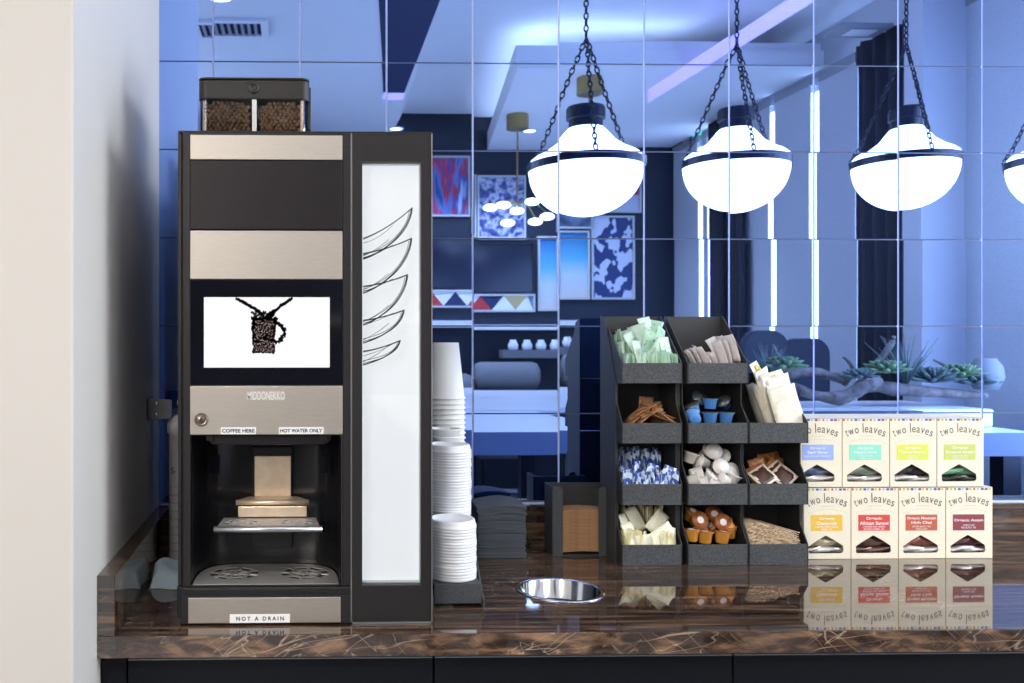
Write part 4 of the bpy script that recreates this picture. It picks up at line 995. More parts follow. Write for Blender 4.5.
# ================================================================== tea boxes
BF = atz(900, 558.7, ZC); YBX = BF.y; BD = 0.118
def bx(px): return at(px, 500, YBX).x
def bz(py): return at(900, py, YBX).z
BW = (bx(992.6)-bx(850.8))/3; BH = bz(487.3)-ZC
sachet_cols = {}
def tea_box(xl, z0, H_, label, lab_mat, lines, sub, wm, ws, short):
    t = thing('tea_box', (xl+BW/2, YBX+BD/2, z0), label, 'tea box', None)
    x0, x1 = xl+0.0004, xl+BW-0.0004; sx = BW/47.4; cx = (x0+x1)/2
    def X(u): return xl+u*sx
    def Z(v): return z0+H_-v*H_/71.0      # v = picture rows below the top edge
    win = [(X(5.3), Z(64.6)), (X(5.0), Z(58.5)), (X(14), Z(52.4)), (X(22.5), Z(47.6)), (X(31), Z(52.2)), (X(39.6), Z(57.8)), (X(40.2), Z(63.0)), (X(38.5), Z(65.2)), (X(7), Z(65.4))]
    b = MB(); b.holed([(x0, z0), (x1, z0), (x1, z0+H_), (x0, z0+H_)], [win], 'y', YBX, YBX+0.0008)
    b.box(x0, x0+0.0008, YBX+0.0008, YBX+BD, z0, z0+H_); b.box(x1-0.0008, x1, YBX+0.0008, YBX+BD, z0, z0+H_)
    b.box(x0, x1, YBX+BD-0.0008, YBX+BD, z0, z0+H_); b.box(x0, x1, YBX, YBX+BD, z0, z0+0.0006); b.box(x0, x1, YBX, YBX+BD, z0+H_-0.0008, z0+H_)
    body = b.build('carton', 'box_cream', t)
    MB().box(x0+0.001, x1-0.001, YBX+0.035, YBX+0.036, z0+0.001, z0+H_*0.4).build('inner_wall', 'box_dark_inside', body)
    MB().box(x0, x0+0.0010, YBX-0.0003, YBX, z0, z0+H_).build('corner_fold', 'box_edge', body)
    # row of coloured dots along the top
    b = MB(); keys = ['dot_red', 'dot_gold', 'dot_purple', 'dot_blue', 'dot_gold', 'dot_sky', 'dot_red', 'dot_green', 'dot_blue', 'dot_purple', 'dot_gold']
    mats_ = ['dot_red', 'dot_gold', 'dot_purple', 'dot_blue', 'dot_sky', 'dot_green']
    seq = [0, 1, 5, 3, 4, 2, 1, 0, 4, 3, 2, 1]
    for k, c in enumerate(seq):
        b.m = c; u = 1.0+k*3.85; b.box(X(u), X(u+(2.8 if c in (2, 3) else 1.8)), YBX-0.0002, YBX, Z(3.0), Z(0.9))
    b.build('dotted_border', mats_, body)
    # arched brand lettering
    vv_all = MB(); txt = 'two leaves'; wid = {'t': .62, 'w': 1.25, 'o': .95, ' ': .55, 'l': .5, 'e': .9, 'a': .88, 'v': .9, 's': .75}
    tot = sum(wid[c] for c in txt); pos = 0
    for c in txt:
        cw_ = wid[c]; u = (pos+cw_/2)/tot; pos += cw_
        if c == ' ': continue
        px_ = 3.2+u*40.5; arch = 17.2-5.2*(1-(2*u-1)**2)
        hh = {'t': 7.0, 'l': 9.5}.get(c, 5.6); off = (hh-5.6)/2
        v_, f_ = text_mesh(c, {'l': .17, 't': .40}.get(c, cw_*.8)*40.5/tot*sx, hh*H_/71, (0, 0, 0), keep=True)
        Mr = Matrix.Translation((X(px_), YBX-0.0003, Z(arch-off))) @ Matrix.Rotation(-(0.42*(1-2*u)), 4, 'Y')
        vv_all.add([Mr @ Vector(p) for p in v_], f_)
    vv_all.build('brand_lettering', 'box_ink', body, merge=False)
    b = MB()
    for k in range(14):
        u = k/13; arch = 25.5-4.0*(1-(2*u-1)**2); b.box(X(5+37*u), X(6.6+37*u), YBX-0.0002, YBX, Z(arch+0.35), Z(arch-0.35))
    b.box(X(17), X(31), YBX-0.0002, YBX, Z(18.8), Z(18.2)); b.box(X(19.5), X(22.5), YBX-0.0002, YBX, Z(27.5), Z(26.8)); b.box(X(25), X(28), YBX-0.0002, YBX, Z(27.5), Z(26.8))
    b.build('flourish', 'box_ink_soft', body)
    la = MB().box(X(7.5), X(39), YBX-0.0005, YBX, Z(43), Z(27.2)).build('colour_label', lab_mat, body)
    for k, ln in enumerate(lines):
        text_mesh(ln, min(29.0, 2.15*len(ln)*1.05)*sx, 3.4*H_/71, (X(23.2), YBX-0.0008, Z((31.0 if len(lines) > 1 else 33.2)+k*4.4)), mat_='label_white', parent=la, bold=0.02)
    for k, ln in enumerate(sub):
        text_mesh(ln, min(27, 1.15*len(ln))*sx, 1.7*H_/71, (X(23.2), YBX-0.0008, Z((39.0 if len(lines) > 1 else 37.8)+k*2.4)), mat_='label_white', parent=la)
    # sachets inside
    for q, (mt_, za, zb_, dy_) in enumerate(((wm, 49.5, 60.5, 0.012), (ws, 59.5, 65.6, 0.006))):
        b = MB(); b.smooth = True; n_ = 30; v = []
        for i in range(n_+1):
            u = i/n_; 
            for j in range(5):
                t_ = j/4; zz = (za+(zb_-za)*t_)
                v.append((x0+0.003+(x1-x0-0.006)*u, YBX+dy_+0.006*math.sin(PI*t_)*-1+0.004+0.0030*math.sin(u*11+t_*6+q+xl*50)+0.0014*math.sin(u*27+t_*9+xl*90), Z(zz)+0.002*math.sin(u*8+q*2+xl*40)*(1-t_)))
        b.add(v, [(i*5+j, (i+1)*5+j, (i+1)*5+j+1, i*5+j+1) for i in range(n_) for j in range(4)])
        o = b.build('tea_sachet', mt_, None); sm_ = o.modifiers.new('thick', 'SOLIDIFY'); sm_.thickness = 0.0012
        tag(o, ('crumpled tea sachet seen through the window of the ' if q == 0 else 'flat lower tea sachet at the window sill of the ')+short, 'tea sachet')
    return t
for nm, c in dict(foil_blue=(0.16, 0.20, 0.33), foil_sage=(0.30, 0.36, 0.29), foil_black=(0.05, 0.045, 0.045), foil_green=(0.22, 0.48, 0.28), foil_sand=(0.55, 0.48, 0.33), foil_brown=(0.16, 0.09, 0.07), foil_chai=(0.30, 0.12, 0.09), foil_plum=(0.13, 0.05, 0.06), foil_pale=(0.62, 0.58, 0.55)).items():
    mat(nm, c, 0.22, 0.55)
low = [('Organic', 'Chamomile'), ('Organic', 'African Sunset'), ('Organic Mountain', 'High Chai'), ('Organic Assam',)]
xl0 = bx(992.6)
tea = [
 (0, 0, 'label_amber', low[0], ('CAFFEINE FREE HERBAL', 'HERBAL TEA'), 'foil_sand', 'foil_pale', 'cream tea box with amber chamomile label, leftmost box of the lower row', 'amber labelled box'),
 (1, 0, 'label_red', low[1], ('CAFFEINE FREE HERBAL', 'ROOIBOS HERBAL TEA'), 'foil_brown', 'foil_brown', 'cream tea box with bright red label in the lower row', 'bright red labelled box'),
 (2, 0, 'label_rust', low[2], ('SPICED BLACK TEA', 'WHOLE LEAF'), 'foil_chai', 'foil_pale', 'cream tea box with rust coloured mountain chai label in the lower row', 'rust labelled box'),
 (3, 0, 'label_wine', low[3], ('WHOLE LEAF', 'RED BLACK TEA'), 'foil_plum', 'foil_pale', 'cream tea box with wine red Assam label, rightmost box of the lower row', 'wine red labelled box'),
 (0, 1, 'label_blue', ('Organic', 'Earl Grey'), ('BLACK TEA WITH BERGAMOT',), 'foil_blue', 'foil_pale', 'cream tea box with light blue Earl Grey label behind the organizer edge', 'light blue labelled box'),
 (1, 1, 'label_mint', ('Organic', 'Peppermint'), ('CAFFEINE FREE', 'HERBAL TEA'), 'foil_sage', 'foil_pale', 'cream tea box with mint green label in the upper row', 'mint labelled box'),
 (2, 1, 'label_lime', ('Organic', 'Tamayokucha'), ('WHOLE LEAF', 'GREEN TEA'), 'foil_black', 'foil_pale', 'cream tea box with lime yellow label in the upper row', 'lime yellow labelled box'),
 (3, 1, 'label_olive', ('Organic', 'Tropical Green'), ('GREEN TEA WITH', 'TROPICAL FRUIT'), 'foil_green', 'foil_black', 'cream tea box with olive green label, rightmost box of the upper row', 'olive green labelled box')]
BH2 = bz(418)-(ZC+BH+0.0006)
for (k, r_, lm, ln, sb, wm, ws, lab, short) in tea:
    if r_ == 0: tea_box(xl0-(4-k)*BW, ZC, BH, lab, lm, ln, sb, wm, ws, short)
    else: tea_box(bx(983.8)-(4-k)*BW, ZC+BH+0.0006, BH2, lab, lm, ln, sb, wm, ws, short)

# ================================================================== THE ROOM SEEN IN THE MIRROR
def link_chain(b, p0, p1, ll=0.040, r=0.0042, wd=0.011):
    p0, p1 = Vector(p0), Vector(p1); d = p1-p0; L = d.length; d.normalize(); n_ = max(2, int(L/(ll*0.78)))
    a = d.cross(Vector((0, 1, 0.01))).normalized(); c = d.cross(a)
    for k in range(n_):
        ctr = p0+d*(L*(k+0.5)/n_); s_ = a if k % 2 else c
        pts = [ctr+d*(ll*0.5*math.cos(t))+s_*(wd*math.sin(t)) for t in [2*PI*i/12 for i in range(13)]]
        b.tube(pts, r, 6)
PD = 1.70
pc = [at(585, 160, PD).x, at(738, 160, PD).x, at(903, 160, PD).x, at(1058, 160, PD).x]
Zb = at(585, 165, PD).z
def pend(xc, label, wb=0.242):
    t = thing('pendant_lamp', (xc, -PD, Zb-0.25), label, 'pendant lamp', 'pendant lamps over the long table')
    c = (xc, -PD, Zb); q = 0.794
    R0 = wb
    def sc_(l): return [(a*q, z*q) for a, z in l]
    r0 = R0/q
    b = MB(); b.smooth = True; b.lathe(sc_([(0.095, 0.200), (0.11, 0.185), (0.16, 0.125), (0.22, 0.082), (0.27, 0.058), (r0-0.012, 0.040), (r0, 0.020), (r0, -0.02)]+[(r0*math.cos(a), -0.02-0.262*math.sin(a)) for a in [i*PI/2/14 for i in range(1, 15)]]), c, 48)
    b.build('glass_globe', 'pendant_glass', t)
    b = MB(); b.lathe(sc_([(r0+0.004, -0.024), (r0+0.010, -0.024), (r0+0.010, 0.018), (r0+0.004, 0.018)]), c, 48, closed=True); b.build('metal_band', 'black_metal', t)
    b = MB(); b.lathe(sc_([(0.092, 0.190), (0.090, 0.245), (0.104, 0.250), (0.104, 0.305), (0.098, 0.318), (0.0, 0.320)]), c, 32); b.build('cap', 'black_metal', t)
    hook = Vector((xc, -PD, Zb+0.70*q))
    for k in range(3):
        a = PI/2*1.0+2*PI*k/3+0.15; b = MB(); link_chain(b, hook, (xc+(R0+0.005)*math.cos(a), -PD+(R0+0.005)*math.sin(a), Zb+0.016), .034, .0034, .009); b.build('chain', 'black_metal', t, merge=False)
    b = MB(); link_chain(b, hook, (xc, -PD, ZL-0.01), .034, .0034, .009); b.build('chain', 'black_metal', t, merge=False)
    b = MB(); b.smooth = True; b.lathe([(0.06, ZL-0.02-c[2]), (0.06, ZL+.012-c[2])], c, 24); b.build('ceiling_rose', 'black_metal', t)
    remember(t)
    return t
labs = ['large white schoolhouse pendant with black band, leftmost of those reflected', 'large white schoolhouse pendant reflected above the cream tea bags',
        'large white schoolhouse pendant reflected above the row of tea boxes', 'large white schoolhouse pendant cut by the right edge of the reflection']
p0 = pend(pc[0], labs[0])
for k in (1, 2, 3):
    o = copy_tree(p0); Yk = (0, 1.92, 1.98, 1.74)[k]; qk = at((0, 735, 904, 1067)[k], (0, 164, 163, 163)[k], Yk); f_ = (1, .955, .90, .92)[k]; o.scale = (f_, f_, 1); o.location = (qk.x, -Yk, qk.z-0.25); o['label'] = labs[k]
# recessed ceiling: navy/violet coves
b = MB(); b.prism([zp(376, -25), zp(443, -8), zp(405, 92), zp(383, 92)], 'z', ZL-0.004, ZL+0.001); tag(b.build('trim_2', 'recess_navy'), kind='structure')
A, Bq = vrz(646, 100, ZL-0.01), vrz(800, 0, ZL-0.01)
# white light strip along the cloud edges (lamps hidden on its upper side)
y_e = zp(600, 66)[1]; x_e = zp(517, 66)[0]
ls = thing('cove_light_strip', (x_e+0.5, y_e, ZL+0.13), 'white light strip glowing on the near edge of the dropped ceiling panel', 'light strip')
MB().box(x_e+0.05, x_e+1.25, y_e-0.16, y_e-0.10, ZL+0.111, ZL+0.13).build('tube', 'cove_white', ls)
ls2 = thing('cove_light_strip', (x_e-0.1, y_e-1, ZL+0.13), 'white light strip glowing along the left edge of the dropped ceiling panel', 'light strip')
xe2 = zp(488, 145)[0]
b = MB(); b.prism([(x_e+0.09, y_e-0.16), (x_e+0.14, y_e-0.16), (xe2+0.14, YB+0.05), (xe2+0.09, YB+0.05)], 'z', ZL+0.111, ZL+0.13); b.build('tube', 'cove_white', ls2)
# violet lit beam running to the right wall
vb = thing('cove_beam', (2.0, -3.4, ZL-0.05), 'violet lit slanting ceiling cove reflected at the upper right', 'light strip')
a0, a1 = vrz(648, 92, ZL-0.02), vrz(820, -20, ZL-0.02); c0, c1 = vrz(648, 103, ZL-0.02), vrz(828, -8, ZL-0.02)
b = MB(); b.prism([(a0.x, a0.y), (a1.x, a1.y), (c1.x, c1.y), (c0.x, c0.y)], 'z', ZL-0.02, ZL-0.005); b.build('glow_strip', 'cove_violet', vb)
a0, a1 = vrz(383, 96, ZL), vrz(404, 96, ZL); 
tag(MB().box(a0.x, a1.x, a0.y-0.06, a0.y+0.08, ZL-0.012, ZL-0.001).build('light_strip', 'cove_violet'), 'violet light strip reflected in the ceiling recess above the side tower', 'light strip')
# main ceiling pieces right of violet beam are part of ceiling_near
def downlight(px, py, r_, lab, z=ZL):
    p = vrz(px, py, z); t = thing('downlight', (p.x, p.y, z-0.01), lab, 'ceiling light', 'recessed ceiling downlights')
    b = MB(); b.smooth = True; b.lathe([(r_*1.25, 0), (r_*1.25, -0.008), (r_, -0.010), (r_*0.95, 0)], (p.x, p.y, z), 28, closed=True); b.build('trim_ring', 'label_white', t)
    b = MB(); b.lathe([(r_*0.95, -0.006), (0, -0.0065)], (p.x, p.y, z), 28); b.build('lens', 'bulb_glow', t)
    l = bpy.data.lights.new('downlight_lamp', 'SPOT'); l.energy = 150; l.spot_size = 2.3; l.spot_blend = 0.6; l.shadow_soft_size = r_; l.color = (1, .95, .9); lo = bpy.data.objects.new('downlight_lamp', l); sc.collection.objects.link(lo); lo.location = (p.x, p.y, z-0.02)
downlight(222, -2, 0.062, 'small round downlight reflected at the top edge above the bean hopper')
downlight(397, 128, 0.055, 'small round downlight reflected above the side tower')
downlight(529, 127, 0.055, 'small round downlight reflected beside the leftmost pendant')
# vents
def vent(px0, py0, px1, py1, lab, z=ZL, n_=9):
    a, c = vrz(px0, py0, z), vrz(px1, py1, z); x0, x1 = sorted((a.x, c.x)); y0, y1 = sorted((a.y, c.y))
    t = thing('ceiling_vent', ((x0+x1)/2, (y0+y1)/2, z-0.02), lab, 'vent')
    MB().holed([(x0, y0), (x1, y0), (x1, y1), (x0, y1)], [[(x0+.04, y0+.04), (x1-.04, y0+.04), (x1-.04, y1-.04), (x0+.04, y1-.04)]], 'z', z-0.018, z-0.001).build('frame', 'ceiling_paint', t)
    MB().box(x0+.04, x1-.04, y0+.04, y1-.04, z-0.004, z-0.001).build('backing', 'recess_navy', t)
    for k in range(n_):
        xx = x0+.05+(x1-x0-.1)*(k+.5)/n_; MB().box(xx-.012, xx+.006, y0+.04, y1-.04, z-0.016, z-0.006).build('slat', 'vent_grey', t)
vent(190, 19, 270, 37, 'slatted ceiling vent reflected above the bean hopper')
# cassette on the right ceiling and a sprinkler
p = vrz(858, 28, ZL-0.0); t = thing('ceiling_speaker', (p.x, p.y, ZL-0.03), 'small pale ceiling unit reflected above the third pendant', 'ceiling unit')
MB().box(p.x-.16, p.x+.16, p.y-.10, p.y+.10, ZL-.03, ZL-.001).build('housing', 'vent_grey', t, bevel=.01)
MB().box(p.x-.07, p.x+.09, p.y-.05, p.y+.05, ZL-.034, ZL-.03).build('lens', 'label_white', t)
# right wall: blinds with gaps in front of the bright window, drapes, columns
def wy(px): return vrx(px, 300, XR).y
segs = [(683, 695), (699.5, 704), (717, 766.5), (771.5, 807), (814, 852.5), (857.5, 926), (931.5, 1100)]
for k, (a, c) in enumerate(segs):
    ya, yc_ = wy(a), wy(c)
    if k == 0: ya = YB
    if k == len(segs)-1: yc_ = -2.18
    t = thing('roller_blind', (XR+.03, (ya+yc_)/2, 0.1), 'pale grey roller blind hanging in the %s window bay of the reflected room' % ['far corner', 'narrow second', 'third', 'fourth', 'fifth', 'sixth', 'nearest'][k], 'blind')
    MB().box(XR+.02, XR+.026, min(ya, yc_), max(ya, yc_), 0.15, ZL-.02).build('cloth', 'blind_fabric', t)
    MB().box(XR+.015, XR+.06, min(ya, yc_), max(ya, yc_), ZL-.07, ZL-.005).build('roller', 'vent_grey', t)
def drape(px0, px1, lab):
    y0, y1 = sorted((wy(px0), wy(px1))); b = MB(); b.smooth = True; n_ = 40; v = []
    for i in range(n_+1):
        u = i/n_; yy = y0+(y1-y0)*u; xx = XR-.05+.025*math.sin(u*26)
        v += [(xx, yy, 0.05), (xx, yy, ZL-.01)]
    b.add(v, [(2*i, 2*i+2, 2*i+3, 2*i+1) for i in range(n_)]); o = b.build('drape', 'dark_curtain'); s_ = o.modifiers.new('t', 'SOLIDIFY'); s_.thickness = .006
    tag(o, lab, 'curtain')
drape(715, 727, 'narrow dark drape reflected beside the far bright window gap')
drape(733, 748, 'dark drape reflected just right of the second pendant')
drape(864, 920, 'wide dark drape reflected behind the third pendant')
tag(MB().box(XR-.22, XR+.1, wy(960), wy(940)-.0, 0, 3.5).build('wall_pier', 'grey_wall'), kind='structure')
# far wall: pictures
def pic(px0, py0, px1, py1, lab, style, fr_m='picture_frame', name='framed_picture', fw_=0.018):
    Dv = 8.56; a, c = vr(px0, py0, Dv), vr(px1, py1, Dv); x0, x1 = sorted((a.x, c.x)); z0, z1 = sorted((a.z, c.z))
    t = thing(name, ((x0+x1)/2, YB, z0), lab, 'picture')
    yq = YB+.03
    MB().holed([(x0, z0), (x1, z0), (x1, z1), (x0, z1)], [[(x0+fw_, z0+fw_), (x1-fw_, z0+fw_), (x1-fw_, z1-fw_), (x0+fw_, z1-fw_)]], 'y', YB+.001, yq).build('frame', fr_m, t)
    MB().box(x0+fw_, x1-fw_, YB+.001, YB+.012, z0+fw_, z1-fw_).build('print', style, t)
    return x0+fw_, x1-fw_, z0+fw_, z1-fw_, YB+.012, t
def art(name, cols_, scale, kind='noise', stretch=(1, 1, 1), pos=None):
    m = bpy.data.materials.new(name); m.use_nodes = True; nt = m.node_tree; b = nt.nodes['Principled BSDF']; b.inputs['Roughness'].default_value = .5
    tc = nt.nodes.new('ShaderNodeTexCoord'); mp = nt.nodes.new('ShaderNodeMapping'); mp.inputs['Scale'].default_value = stretch; nt.links.new(tc.outputs['Object'], mp.inputs[0])
    r = nt.nodes.new('ShaderNodeValToRGB'); e = r.color_ramp.elements
    if kind == 'noise': n_ = nt.nodes.new('ShaderNodeTexNoise'); n_.inputs['Scale'].default_value = scale; n_.inputs['Detail'].default_value = 2; outp = n_.outputs[0]; nt.links.new(mp.outputs[0], n_.inputs['Vector'])
    elif kind == 'vor': n_ = nt.nodes.new('ShaderNodeTexVoronoi'); n_.inputs['Scale'].default_value = scale; outp = n_.outputs['Distance']; nt.links.new(mp.outputs[0], n_.inputs['Vector'])
    elif kind == 'grad':
        n_ = nt.nodes.new('ShaderNodeSeparateXYZ'); nt.links.new(tc.outputs['Generated'], n_.inputs[0]); outp = n_.outputs['Z']
    nt.links.new(outp, r.inputs[0])
    while len(e) < len(cols_): e.new(.5)
    for k, c in enumerate(cols_): e[k].position = (pos[k] if pos else .32+.36*k/(len(cols_)-1)); e[k].color = (*c, 1)
    if kind == 'vor' or kind == 'const': r.color_ramp.interpolation = 'CONSTANT'
    nt.links.new(r.outputs[0], b.inputs['Base Color']); MATS[name] = m
art('art_stripes', [(.02, .03, .12), (.08, .25, .6), (.55, .03, .05), (.03, .08, .35), (.5, .6, .8)], 2.6, stretch=(4.5, 1, .8))
art('art_floral', [(.02, .03, .1), (.10, .12, .3), (.6, .6, .65), (.03, .05, .2)], 12)
art('art_sea', [(.70, .62, .5), (.55, .65, .75), (.12, .45, .62), (.02, .15, .35)], 1, 'grad', pos=[0, .35, .6, 1])
art('art_leaves', [(.02, .04, .14), (.6, .62, .7)], 8, 'noise', stretch=(1, 1, .8), pos=[.49, .50])
art('art_bands', [(.6, .6, .65), (.45, .45, .5), (.45, .03, .06), (.03, .03, .08)], 1, 'grad', pos=[0, .38, .42, .75])
art('art_dark', [(.02, .03, .08), (.3, .4, .5)], 5)
pic(421, 155, 469, 216, 'framed blue and red striped painting reflected beside the side tower', 'art_stripes')
pic(477.5, 171, 526, 234.5, 'framed navy and white floral print reflected left of the first pendant', 'art_floral')
pic(470.5, 170, 476.5, 233, 'narrow framed picture half hidden between two larger frames', 'art_dark')
pic(557, 190, 595, 228, 'dark framed picture reflected below the first pendant', 'art_dark')
pic(603, 168, 642, 212, 'framed picture with dark, red and white bands reflected right of the first pendant', 'art_bands')
pic(537, 232, 557.5, 306, 'left panel of the pale turquoise beach picture', 'art_sea')
pic(558.5, 230, 590, 299, 'right panel of the pale turquoise beach picture', 'art_sea')
pic(592, 215, 635, 299, 'framed print of bold navy leaves on white reflected above the organizer', 'art_leaves')
x0, x1, z0, z1, yq, t = pic(424, 289, 534, 307, 'long low framed picture of coloured triangles reflected beside the side tower', 'art_dark')
cols_t = ['dot_red', 'label_white', 'recess_navy', 'label_white', 'dot_red', 'recess_navy', 'label_white', 'brass', 'label_white']
b = MB(); n_ = 9
for k in range(n_):
    w_ = (x1-x0)/n_*1.0; xx = x0+(k+.5)*(x1-x0)/n_; b.m = k % 9
    up = k % 2 == 0; pts = [(xx-w_, z0), (xx+w_, z0), (xx, z1)] if up else [(xx-w_, z1), (xx+w_, z1), (xx, z0)]
    pts = [(min(max(p_[0], x0), x1), p_[1]) for p_ in pts]
    b.prism(pts, 'y', yq+.0005*k, yq+.001+.0005*k)
b.build('triangles', cols_t, t, merge=False)
pic(424, 237, 533, 288, 'large glossy black wall screen reflected beside the side tower', 'tv_gloss', 'machine_black', 'wall_screen', .012)
# ledge along the far wall
a, c = vr(424, 320, 8.5), vr(610, 326, 8.5)
tag(MB().box(a.x-1, c.x, YB, YB+.16, c.z, a.z).build('wall_ledge', 'table_white'), 'long pale wall ledge reflected below the pictures', 'ledge')
# bench with bolsters, small jars on a shelf
def bolster(px0, px1, py0, py1, Dv, lab):
    a, c = vr(px0, py0, Dv), vr(px1, py1, Dv); r_ = abs(a.z-c.z)/2; zc__ = (a.z+c.z)/2; yq = a.y
    x0, x1 = sorted((a.x, c.x)); b = MB(); b.smooth = True
    b.tube([(x0, yq, zc__), (x0+r_*.15, yq, zc__), (x0+r_*.5, yq, zc__), (x1-r_*.5, yq, zc__), (x1-r_*.15, yq, zc__), (x1, yq, zc__)], [r_*.6, r_*.88, r_, r_, r_*.88, r_*.6], 24)
    tb_ = thing('lounge_chair', ((x0+x1)/2, yq, 0), lab, 'chair', 'grey chairs reflected behind the pale table')
    b.build('back_cushion', 'upholstery', tb_)
    MB().box(x0+.04, x1-.04, yq-.35, yq+.1, .38, .50).build('seat', 'upholstery', tb_, bevel=.03)
    for sx_ in (x0+.08, x1-.08):
        for sy_ in (-.30, .06):
            b = MB(); b.tube([(sx_, yq+sy_, 0), (sx_, yq+sy_, .38)], .018, 8); b.build('leg', 'black_metal', tb_)
        b = MB(); b.tube([(sx_, yq, .48), (sx_, yq, zc__)], .018, 8); b.build('back_post', 'black_metal', tb_)
bolster(410, 472, 372, 402, 7.95, 'grey chair with bolster back, leftmost of those reflected')
bolster(472, 537, 358, 386, 7.95, 'grey chair with wavy bolster back reflected above the pale table')
bolster(562, 612, 352, 386, 7.95, 'grey chair with bolster back reflected beside the organizer')
a, c = vr(500, 346, 8.3), vr(590, 354, 8.3)
tag(MB().box(a.x, c.x, a.y-.10, a.y+.05, c.z, a.z).build('display_shelf', 'upholstery'), 'grey shelf carrying a row of white jars in the reflection', 'shelf')
for k in range(6):
    p = vr(512+k*14, 346, 8.3); b = MB(); b.smooth = True; b.lathe([(.035, 0), (.045, .01), (.048, .05), (.03, .08), (.03, .095), (0, .095)], (p.x, p.y-.02, p.z), 18)
    tag(b.build('jar', 'paper_white'), 'small white jar in the row on the reflected grey shelf', 'jar', 'white jars on the reflected shelf')
# pale table (left)
def table(px0, px1, zt_, Dn, Dfar, lab, x0=None, x1=None, th=.075):
    a, c = vr(px0, 430, Dn), vr(px1, 430, Dn); xx0 = a.x if x0 is None else x0; xx1 = c.x if x1 is None else x1
    y1_, y0_ = a.y, -(Dfar+CAM.y)
    t = thing('long_table', ((xx0+xx1)/2, (y0_+y1_)/2, 0), lab, 'table')
    MB().box(xx0, xx1, y0_, y1_-.004, zt_-.03, zt_).build('tabletop', 'table_white', t)
    MB().box(xx0, xx1, y1_-.004, y1_, zt_-.10, zt_+.001).build('front_apron', 'table_edge', t)
    for sx_ in (xx0+.08, xx1-.08):
        for sy_ in (y0_+.1, y1_-.1): MB().box(sx_-.04, sx_+.04, sy_-.04, sy_+.04, 0, zt_-.03).build('leg', 'black_metal', t)
    return t
Dn = 3.9; zt1 = vr(500, 430, Dn).z
table(414, 612, zt1, Dn, 5.2, 'long pale table with blue edge reflected left of the organizer')
ta = thing('square_table', (1.6, -4.35, 0), 'wide pale table between the near one and the grey chairs in the reflection', 'table')
MB().box(0.5, 2.75, -5.6, -3.12, zt1-.03, zt1).build('tabletop', 'table_white', ta)
for sx_ in (.6, 2.65):
    for sy_ in (-5.5, -3.22): MB().box(sx_-.04, sx_+.04, sy_-.04, sy_+.04, 0, zt1-.03).build('leg', 'black_metal', ta)
Dn2 = 3.8; zt2 = vr(900, 434, Dn2).z
t2a = vr(632, 430, Dn2)
table(650, 1040, zt2, Dn2, 4.75, 'wide pale table carrying driftwood and plants, reflected behind the tea boxes')
pt0, pt1 = vr(664, 410, 4.05), vr(992, 410, 4.05)
tag(MB().box(pt0.x, pt1.x, pt0.y-.62, pt0.y, zt2+.001, zt2+.088).build('planter_tray', 'table_white', bevel=.01), 'low pale tray on the wide table, holding the driftwood and succulents', 'tray')
# dark chairs behind the planted table
def dchair(px, py_top, w_px, Dv, lab):
    a, c = vr(px-w_px/2, py_top, Dv), vr(px+w_px/2, py_top, Dv); x0, x1 = sorted((a.x, c.x)); yq = a.y; zt_ = a.z
    t = thing('tub_chair', ((x0+x1)/2, yq, 0), lab, 'chair', 'dark chairs behind the planted table')
    r = .10; pts = [(x0, .70), (x1, .70), (x1, zt_-r)]+[(x1-r+r*math.cos(q), zt_-r+r*math.sin(q)) for q in [i*PI/12 for i in range(1, 7)]]+[(x0+r+r*math.cos(q), zt_-r+r*math.sin(q)) for q in [PI/2+i*PI/12 for i in range(0, 7)]]
    MB().prism(pts, 'y', yq-.03, yq+.03).build('backrest', 'chair_dark', t, bevel=.012)
    MB().box(x0+.01, x1-.01, yq+.0, yq+.42, .60, .68).build('seat', 'chair_dark', t, bevel=.015)
    for sx_ in (x0+.04, x1-.04):
        for sy_ in (.03, .38): b = MB(); b.tube([(sx_, yq+sy_, 0), (sx_, yq+sy_, .60)], .015, 8); b.build('leg', 'black_metal', t)
dchair(763, 330, 46, 5.15, 'dark rounded chair reflected just above the fan of cream tea bags')
dchair(803, 338, 48, 5.3, 'dark rounded chair reflected left of the driftwood branch')
# driftwood and plants on the table
def wood(pts, rr, lab):
    b = MB(); b.smooth = True
    # smooth polyline
    P_ = [Vector(p) for p in pts]; q = []
    for i in range(len(P_)-1):
        for k in range(5):
            t = k/5; pa = P_[max(i-1, 0)]; pb = P_[i]; pc_ = P_[i+1]; pd = P_[min(i+2, len(P_)-1)]
            q.append(.5*((2*pb)+(-pa+pc_)*t+(2*pa-5*pb+4*pc_-pd)*t*t+(-pa+3*pb-3*pc_+pd)*t**3))
    q.append(P_[-1]); n_ = len(q); rs = []
    for i in range(n_):
        u = i/(n_-1)*(len(rr)-1); a_ = int(min(u, len(rr)-2)); rs.append((rr[a_]*(1-(u-a_))+rr[a_+1]*(u-a_))*(1+R(-.12, .12)))
    b.tube(q, [x_*0.5 for x_ in rs], 9)
    tag(b.build('driftwood_branch', 'driftwood'), lab, 'driftwood')
DT = 4.35
def vp(px, py, D=DT): return vr(px, py, D)
wood([vp(800, 392, 4.22), vp(838, 398, 4.22), vp(868, 386, 4.25), vp(902, 390, 4.22), vp(984, 396, 4.22)], [.03, .07, .06, .065, .03], 'long thick driftwood log lying across the reflected table')
wood([vp(858, 386), vp(868, 372), vp(880, 358), vp(890, 344), vp(893, 336)], [.05, .038, .032, .028, .018], 'driftwood branch rising highest out of the reflected arrangement')
wood([vp(842, 384), vp(852, 372), vp(848, 362), vp(842, 357)], [.035, .02, .018, .01], 'thin hooked driftwood twig left of the tall branch')
wood([vp(832, 396, 4.12), vp(852, 392, 4.12), vp(870, 384, 4.12), vp(880, 380, 4.12)], [.02, .05, .06, .03], 'stubby driftwood piece in front of the tall branch')
